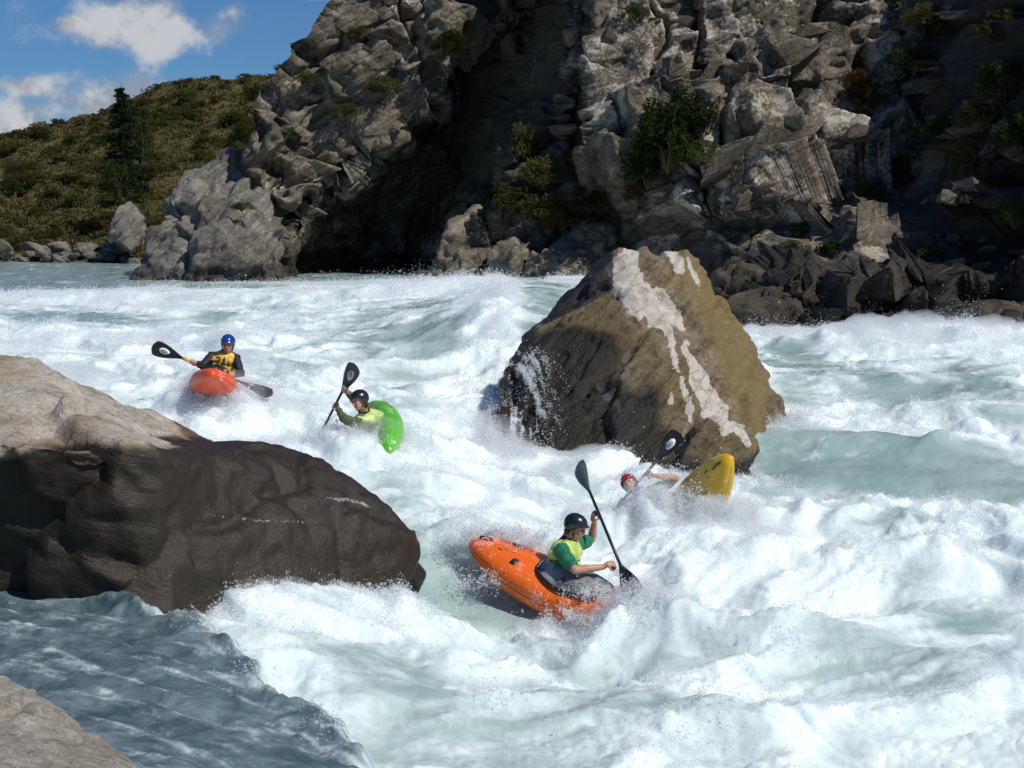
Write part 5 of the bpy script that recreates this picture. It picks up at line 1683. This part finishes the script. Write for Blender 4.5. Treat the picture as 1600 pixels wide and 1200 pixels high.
def build_paddlers():
    lime = plain('lime_vest_cloth', (0.50, 0.64, 0.16), 0.48, 0.4, 0.25, 9, bump=0.45)
    lime2 = plain('pale_lime_vest_cloth', (0.50, 0.62, 0.20), 0.48, 0.4, 0.25, 9, bump=0.45)
    gold = plain('golden_vest_cloth', (0.68, 0.45, 0.07), 0.48, 0.4, 0.25, 9, bump=0.45)
    grn = plain('dark_green_cloth', (0.012, 0.16, 0.075), 0.55, 0.4, 0.2, 10, bump=0.2)
    blk = plain('black_cloth', (0.02, 0.02, 0.024), 0.6, 0.3, 0.3, 10, bump=0.2)
    olv = plain('olive_cloth', (0.10, 0.12, 0.06), 0.6, 0.3, 0.3, 10, bump=0.2)
    h_blk = plain('black_helmet_shell', (0.014, 0.014, 0.016), 0.25, 0.5, 0.15, 8, coat=0.5)
    h_blu = plain('blue_helmet_shell', (0.012, 0.05, 0.24), 0.18, 0.5, 0.1, 8, coat=0.8)
    h_red = plain('red_helmet_shell', (0.42, 0.018, 0.02), 0.2, 0.5, 0.1, 8, coat=0.8)
    h_lim = plain('lime_helmet_shell', (0.36, 0.45, 0.08), 0.3, 0.5, 0.1, 8, coat=0.4)
    orange = hull_mat('orange_hull', (0.90, 0.15, 0.014))
    red_or = hull_mat('red_orange_hull', (0.82, 0.095, 0.018))
    green = hull_mat('green_hull', (0.12, 0.52, 0.02))
    yellow = hull_mat('yellow_hull', (0.74, 0.44, 0.012))

    # --- nearest: orange kayak
    seat, stern = V(882, 928, 15.80), V(712, 843, 16.62)
    a = (seat - stern)
    kup = frame(a, (0.05, -0.34, 1)).col[2]
    LK = 2 * (a.length - 0.16)
    k, R = make_kayak('orange kayak with black deck patches dropping past the near rock', seat + a.normalized() * 0.16 - kup * 0.13, a, (0.05, -0.34, 1), orange, 2.74, 0.66,
                      [(-0.94, -0.02, 0.035, 0.05, M['black']), (-0.70, -0.13, 0.035, 0.045, M['black']), (-0.88, 0.14, 0.06, 0.03, M['black']), (-1.14, 0.0, 0.03, 0.045, M['yellowp'])], M['grey_deck'])
    J = {'pelvis': V(884, 916, 15.85), 'neck': V(883, 846, 15.95), 'head': V(899, 824, 15.92), 'legs': a.normalized(), 'kup': kup}
    arm(J, 'R', (876, 861, 15.72), (899, 891, 15.50), (957, 884, 15.58))
    arm(J, 'L', (899, 852, 16.12), (924, 843, 16.38), (931, 805, 16.20))
    sd = (J['haR'] - J['haL']).normalized()
    make_person('kayaker in a black helmet, lime vest and green short sleeves in the orange kayak', J, lime, grn, h_blk, (0.90, -0.30, -0.34), (0.25, 0, 1), sd, True, (1, 1), ref=0.0075)
    A = J['haL'] - sd * 0.70; B = J['haR'] + sd * 0.50
    A = A + (V(902, 722, A.y) - A) * 0.9; B = B + (V(992, 932, B.y) - B) * 0.9
    make_paddle('black paddle slanting down in the hands of the lime-vested kayaker in the orange kayak', A, B, (-0.75, -0.6, 0.1), (-0.2, -1, 0.1), bladeA=plain('grey_green_blade', (0.16, 0.19, 0.17), 0.4))

    # --- far: red-orange kayak coming on
    c = V(335, 603, 22.5)
    ax = (0.14, -0.97, 0.16); n = (0.13, 0.25, 1)
    k, R = make_kayak('red orange kayak seen bow on, farthest upstream', c - Vector(n).normalized() * 0.17, ax, n, red_or, 2.3, 0.66, [(0.62, -0.05, 0.03, 0.03, M['black'])], M['black'])
    J = {'pelvis': V(341, 594, 22.62), 'neck': V(352, 552, 22.62), 'head': V(356, 538, 22.55), 'legs': Vector(ax), 'kup': R.col[2]}
    arm(J, 'R', (331, 557, 22.62), (316, 571, 22.45), (303, 566, 22.22))
    arm(J, 'L', (368, 560, 22.62), (376, 583, 22.45), (361, 587, 22.22))
    sd = (J['haR'] - J['haL']).normalized()
    make_person('kayaker in a blue helmet, golden numbered vest and long black sleeves', J, gold, blk, h_blu, (0.05, -1, -0.15), (0.05, 0, 1), sd, False, (-1, 1), '21', ref=0.009)
    make_paddle('black paddle with a yellow band held level by the kayaker in the blue helmet', V(238, 540, 22.3), V(425, 617, 22.15), (0.0, -1, 0.2), (0.1, -0.55, 0.85), (-1,), True, None)

    # --- green kayak on its edge
    c = V(615, 692, 20.30)
    ax = (0.22, -0.96, -0.10); n = (-0.84, -0.26, 0.40)
    k, R = make_kayak('bright green kayak tipped up on its edge', c - Vector(n).normalized() * 0.05 - Vector(ax).normalized() * 0.35, ax, n, green, 2.3, 0.64, [(0.68, 0.08, 0.03, 0.05, M['black'])], M['black'])
    J = {'pelvis': V(602, 676, 20.55), 'neck': V(569, 647, 20.28), 'head': V(562, 626, 20.18), 'legs': Vector(ax), 'kup': R.col[2]}
    arm(J, 'L', (581, 640, 20.42), (556, 627, 20.42), (538, 608, 20.20))
    arm(J, 'R', (556, 661, 20.12), (538, 655, 20.05), (524, 634, 20.30))
    sd = (J['haR'] - J['haL']).normalized()
    make_person('kayaker in black helmet, pale lime vest and olive sleeves leaning out of the green kayak', J, lime2, olv, h_blk, (-0.75, -0.62, -0.15), (-0.30, 0.1, 0.9), sd, False, (1, 1), ref=0.009)
    make_paddle('black paddle with its blade up in the air beside the green kayak', V(556, 571, 20.08), V(556, 571, 20.08) + (V(514, 652, 20.50) - V(556, 571, 20.08)).normalized() * 1.92, (-0.3, -1, 0.2), (-0.3, -1, 0.2), None, True, None)

    # --- yellow kayak rearing out of the foam
    c = V(1117, 757, 18.80)
    ax = (0.45, -0.58, 0.72); n = (-0.80, -0.58, 0.12)
    k, R = make_kayak('yellow kayak rearing out of the foam below the midstream boulder', c - Vector(n).normalized() * 0.14 - Vector(ax).normalized() * 0.62, ax, n, yellow, 2.3, 0.66, [(0.60, 0.02, 0.09, 0.035, M['black']), (0.78, 0.03, 0.04, 0.05, M['black'])], M['black'])
    J = {'pelvis': V(1068, 800, 19.15), 'neck': V(1002, 772, 19.2), 'head': V(984, 757, 19.2), 'legs': Vector(ax), 'kup': R.col[2]}
    arm(J, 'L', (1020, 768, 19.25), (1056, 748, 19.3), (1016, 742, 19.05))
    arm(J, 'R', (1005, 792, 19.0), (985, 800, 18.9), (972, 784, 19.0))
    sd = (J['haR'] - J['haL']).normalized()
    make_person('kayaker in a red helmet almost buried in foam, one bare arm out on the paddle', J, lime2, olv, h_red, (-0.35, -0.85, 0.35), (-0.6, 0.1, 0.8), sd, True, (1, 1), ref=0.009)
    A = V(1064, 676, 19.05)
    make_paddle('black paddle with a white oval emblem raised above the red helmet', A, A + (V(960, 797, 18.95) - A).normalized() * 1.95, (-0.3, -1, 0.2), (-0.3, -1, 0.2), None, True, None)


build_paddlers()
# ---------------------------------------------------------------- spray: flying drops, too many to count
def spray_material():
    m, t = material('spray_drops')
    d = t.n('ShaderNodeBsdfDiffuse', i_0=(0.90, 0.93, 0.94))
    tr = t.n('ShaderNodeBsdfTranslucent', i_0=(0.90, 0.93, 0.94))
    mx = t.n('ShaderNodeMixShader', i_0=0.45, i_1=d, i_2=tr)
    tp = t.n('ShaderNodeBsdfTransparent')
    m2 = t.n('ShaderNodeMixShader', i_0=0.52, i_1=tp, i_2=mx)
    t.n('ShaderNodeOutputMaterial', i_0=m2)
    return m


def points_object(name, co, rad, mat, label):
    me = bpy.data.meshes.new(name)
    me.vertices.add(len(co)); me.vertices.foreach_set('co', np.asarray(co, np.float32).ravel())
    at = me.attributes.new('rad', 'FLOAT', 'POINT'); at.data.foreach_set('value', np.asarray(rad, np.float32))
    o = bpy.data.objects.new(name, me); COL.objects.link(o)
    g = bpy.data.node_groups.new(name, 'GeometryNodeTree')
    g.interface.new_socket('Geometry', in_out='INPUT', socket_type='NodeSocketGeometry')
    g.interface.new_socket('Geometry', in_out='OUTPUT', socket_type='NodeSocketGeometry')
    gi = g.nodes.new('NodeGroupInput'); go = g.nodes.new('NodeGroupOutput')
    mp = g.nodes.new('GeometryNodeMeshToPoints'); na = g.nodes.new('GeometryNodeInputNamedAttribute'); na.data_type = 'FLOAT'; na.inputs[0].default_value = 'rad'
    sm = g.nodes.new('GeometryNodeSetMaterial'); sm.inputs['Material'].default_value = mat
    g.links.new(gi.outputs[0], mp.inputs['Mesh']); g.links.new(na.outputs[0], mp.inputs['Radius'])
    g.links.new(mp.outputs[0], sm.inputs['Geometry']); g.links.new(sm.outputs[0], go.inputs[0])
    md = o.modifiers.new('points', 'NODES'); md.node_group = g
    me.materials.append(mat)
    tag(o, label, None, None, 'stuff')
    return o


PLUMES = [
    (772, 650, 22.6, 0.2, 0.4, 0.4, 9000), (775, 700, 21.9, 0.25, 0.3, 0.35, 8000),     (790, 832, 16.75, 0.5, 0.12, 0.35, 9000), (860, 850, 16.5, 0.4, 0.12, 0.30, 5000), (960, 965, 15.25, 0.3, 0.2, 0.30, 8000), (1090, 800, 18.6, 0.25, 0.15, 0.4, 8000), (440, 1055, 11.3, 0.25, 0.35, 0.08, 1500), (560, 1125, 10.3, 0.25, 0.35, 0.08, 1500), (350, 990, 12.4, 0.3, 0.35, 0.08, 1500),  # pixel, distance, half width, half depth, height, number of drops
    (760, 835, 16.7, 0.35, 0.25, 0.25, 9000), (830, 830, 16.9, 0.55, 0.25, 0.22, 9000), (980, 975, 15.1, 0.45, 0.25, 0.22, 12000), (880, 960, 15.3, 0.5, 0.15, 0.08, 5000), (740, 880, 16.3, 0.15, 0.2, 0.30, 4000),
    (1090, 810, 18.4, 0.5, 0.3, 0.30, 14000), (1000, 790, 18.8, 0.6, 0.3, 0.25, 12000), (1150, 800, 18.4, 0.35, 0.3, 0.35, 8000), (1050, 780, 18.7, 0.5, 0.2, 0.25, 8000), (600, 945, 14.8, 0.5, 0.25, 0.12, 9000), (420, 962, 14.0, 0.7, 0.25, 0.08, 6000),
    (330, 628, 22.2, 0.5, 0.3, 0.22, 7000), (390, 640, 22.2, 0.5, 0.3, 0.18, 5000), (560, 690, 20.2, 0.6, 0.3, 0.22, 9000), (620, 720, 20.0, 0.5, 0.3, 0.22, 7000), (520, 665, 20.6, 0.4, 0.3, 0.25, 6000),
    (780, 700, 21.8, 0.5, 0.5, 0.35, 14000), (790, 600, 23.2, 0.35, 0.7, 0.40, 12000), (850, 740, 20.9, 0.7, 0.2, 0.14, 9000), (1000, 740, 20.6, 1.0, 0.2, 0.14, 12000), (1150, 720, 20.9, 0.6, 0.2, 0.14, 8000), (1240, 680, 23.2, 0.5, 0.4, 0.25, 8000),
    (1400, 528, 39.5, 4.5, 0.7, 0.22, 16000), (1560, 528, 39.5, 2.5, 0.7, 0.22, 9000), (640, 440, 55, 5.0, 0.8, 0.22, 14000), (1230, 520, 39.8, 1.5, 0.6, 0.25, 6000), (700, 445, 50, 3.0, 0.8, 0.2, 8000), (1035, 790, 18.7, 0.35, 0.2, 0.35, 9000), (1000, 1000, 14.9, 0.3, 0.25, 0.25, 6000)]


def build_spray():
    rs = np.random.RandomState(11)
    co, foam, deep, (nr, nc) = RIV
    Y = co[:, 1]
    zb = base_level(co[:, 0], Y)
    crest = np.clip((co[:, 2] - zb + 0.15) / 0.5, 0, 1.3)
    area = (Y * 0.00083) * np.maximum(0.022, 0.0030 * Y)
    clump = np.clip(fbm2(co[:, 0] * 1.1, co[:, 1] * 1.1, 71, 3, 0.6) + 0.25, 0, 1.5)
    w = np.clip(foam - 0.35, 0, 1) ** 1.5 * (0.15 + crest) * (0.15 + clump ** 2) * area / np.maximum(1, Y / 14) ** 1.0 * (deep < 0.5)
    w = np.where(np.abs(co[:, 0] / Y) < 0.36, w, 0)
    n = 900000
    idx = rs.choice(len(co), n, p=w / w.sum())
    p = co[idx].copy()
    sc = np.maximum(1.0, (p[:, 1] / 17.0)) ** 0.8
    h = rs.exponential(1, n) * (0.010 + 0.055 * clump[idx] * crest[idx]) * sc
    p += rs.normal(size=(n, 3)) * 0.02 * sc[:, None]
    p[:, 2] += h
    p[:, 0] += h * rs.normal(0.25, 0.35, n); p[:, 1] -= h * rs.normal(0.2, 0.35, n)
    r = np.clip(rs.lognormal(math.log(0.0030), 0.55, n), 0.0012, 0.014) * sc * np.where(h > 0.10 * sc, 0.55, 1)
    P_, R_ = [p], [r]
    for (px, py, Yd, a, b, hh, k) in PLUMES:
        k = int(k * 1.7)
        c = P(px, py, Yd)
        q = np.stack([c[0] + rs.normal(0, a * 0.55, k), c[1] + rs.normal(0, b * 0.55, k), np.zeros(k)], 1)
        z, sx, sy, fo, de = water_field(q[:, 0], q[:, 1])
        jets = np.clip(fbm2(q[:, 0] * 5, q[:, 1] * 5, 81, 2) + 0.35, 0.05, 1.3)
        q[:, 2] = z + rs.exponential(1, k) * hh * 0.35 * jets ** 1.5
        s2 = max(1.0, Yd / 17.0) ** 0.8
        P_.append(q); R_.append(np.clip(rs.lognormal(math.log(0.0030), 0.6, k), 0.0012, 0.012) * s2)
    # water breaking over the decks of the near and the yellow boat
    for (px, py, Yd, a, b, c3, k) in ((752, 836, 16.55, 0.16, 0.10, 0.05, 7000), (800, 842, 16.45, 0.20, 0.10, 0.06, 9000), (838, 850, 16.3, 0.12, 0.08, 0.08, 6000), (965, 968, 15.2, 0.16, 0.10, 0.08, 9000), (925, 962, 15.35, 0.20, 0.06, 0.05, 6000),
                                      (800, 905, 16.0, 0.25, 0.08, 0.06, 4000), (985, 945, 15.2, 0.15, 0.10, 0.10, 7000), (1092, 788, 18.6, 0.14, 0.10, 0.08, 7000), (1130, 800, 18.5, 0.12, 0.08, 0.07, 5000), (930, 925, 15.4, 0.12, 0.06, 0.04, 2500), (612, 705, 20.0, 0.16, 0.1, 0.06, 5000), (330, 618, 22.0, 0.25, 0.1, 0.05, 5000)):
        q = P(px, py, Yd) + rs.normal(0, 1, (k * 3, 3)) * np.array([a, b, c3])
        keep = fbm3(q * 7.0, 211, 3, 0.6) + rs.uniform(-0.25, 0.25, k * 3) > 0.05
        q = q[keep][:k]
        P_.append(q); R_.append(np.clip(rs.lognormal(math.log(0.0036), 0.55, len(q)), 0.0015, 0.012))
    # thin water running and dripping down the upstream face of the midstream boulder
    bc, bn, ba = ROCKS[0]
    bx, by = to_pix(bc)
    zone = np.exp(-((bx - 826 + 0.10 * (by - 600)) / 34.0) ** 2) * sstep(by, 540, 580) * (bn[:, 1] < 0.2)
    lines = np.clip(fbm2(bc[:, 0] * 9 + bc[:, 1] * 3, bc[:, 2] * 0.5, 191, 3, 0.7) + 0.02, 0, 1) ** 1.6
    wz = zone * lines * np.clip(fbm3(bc * 2.5, 192, 2) + 0.5, 0, 1)
    k = 26000
    ii = rs.choice(len(bc), k, p=wz / wz.sum())
    P_.append(bc[ii] + bn[ii] * rs.uniform(0.0, 0.04, k)[:, None] + rs.normal(0, 0.012, (k, 3)) * np.array([1, 1, 3.0]))
    R_.append(np.clip(rs.lognormal(math.log(0.0045), 0.5, k), 0.002, 0.012))
    points_object('spray', np.concatenate(P_), np.concatenate(R_), spray_material(), 'white spray and flying drops over the breaking water')


def build_mist():
    co, foam, deep, (nr, nc) = RIV
    g = lambda a: a.reshape(nr, nc, -1)[::5, ::6]
    c = g(co).copy(); f = g(foam)[..., 0]; d = g(deep)[..., 0]
    R, C = f.shape
    x = c[..., 0].ravel(); y = c[..., 1].ravel()
    cl = np.clip(fbm2(x * 0.55, y * 0.55, 171, 3, 0.6) + 0.20, 0, 1.2).reshape(R, C)
    zb = base_level(x, y).reshape(R, C)
    crest = np.clip((c[..., 2] - zb + 0.25) / 0.5, 0, 1.2)
    m = 0.34 * np.clip(f - 0.45, 0, 1) * cl * (0.4 + crest) * (d < 0.3) * np.clip(y.reshape(R, C) / 17, 0.6, 1.8)
    for _ in range(3):
        m[1:-1, 1:-1] = (m[1:-1, 1:-1] * 2 + m[:-2, 1:-1] + m[2:, 1:-1] + m[1:-1, :-2] + m[1:-1, 2:]) / 6
    for (px, py, Yd, a, b, hh, k) in PLUMES:
        if k < 4000:
            continue
        p = P(px, py, Yd)
        m += 0.55 * hh * np.exp(-((c[..., 0] - p[0]) / (a * 1.1)) ** 2 - ((c[..., 1] - p[1]) / (b * 1.3)) ** 2)
    m = np.minimum(m, 0.32)
    m[:2] = 0; m[-2:] = 0; m[:, :2] = 0; m[:, -2:] = 0
    top = c.copy(); top[..., 2] += np.where(m > 0.015, m, -0.06)
    bot = c.copy(); bot[..., 2] -= 0.4
    n = R * C
    fc = grid_faces(R, C)
    ring = list(range(C)) + [i * C + C - 1 for i in range(1, R)] + [(R - 1) * C + j for j in range(C - 2, -1, -1)] + [i * C for i in range(R - 2, 0, -1)]
    sk = np.array([(b, a, a + n, b + n) for a, b in zip(ring, ring[1:] + ring[:1])])
    mt = bpy.data.materials.new('mist'); mt.use_nodes = True
    t = NT(mt.node_tree)
    v = t.n('ShaderNodeVolumePrincipled', i_Color=(0.97, 0.98, 1.0), i_Density=1.6, i_Anisotropy=0.2)
    om = t.n('ShaderNodeOutputMaterial'); t.t.links.new(v.outputs[0], om.inputs['Volume'])
    o = mesh_np('mist', np.concatenate([top.reshape(-1, 3), bot.reshape(-1, 3)]), np.concatenate([fc, fc[:, ::-1] + n, sk]), mt, True)
    tag(o, 'thin white mist hanging close over the breaking water', None, None, 'stuff')


build_spray()
build_mist()
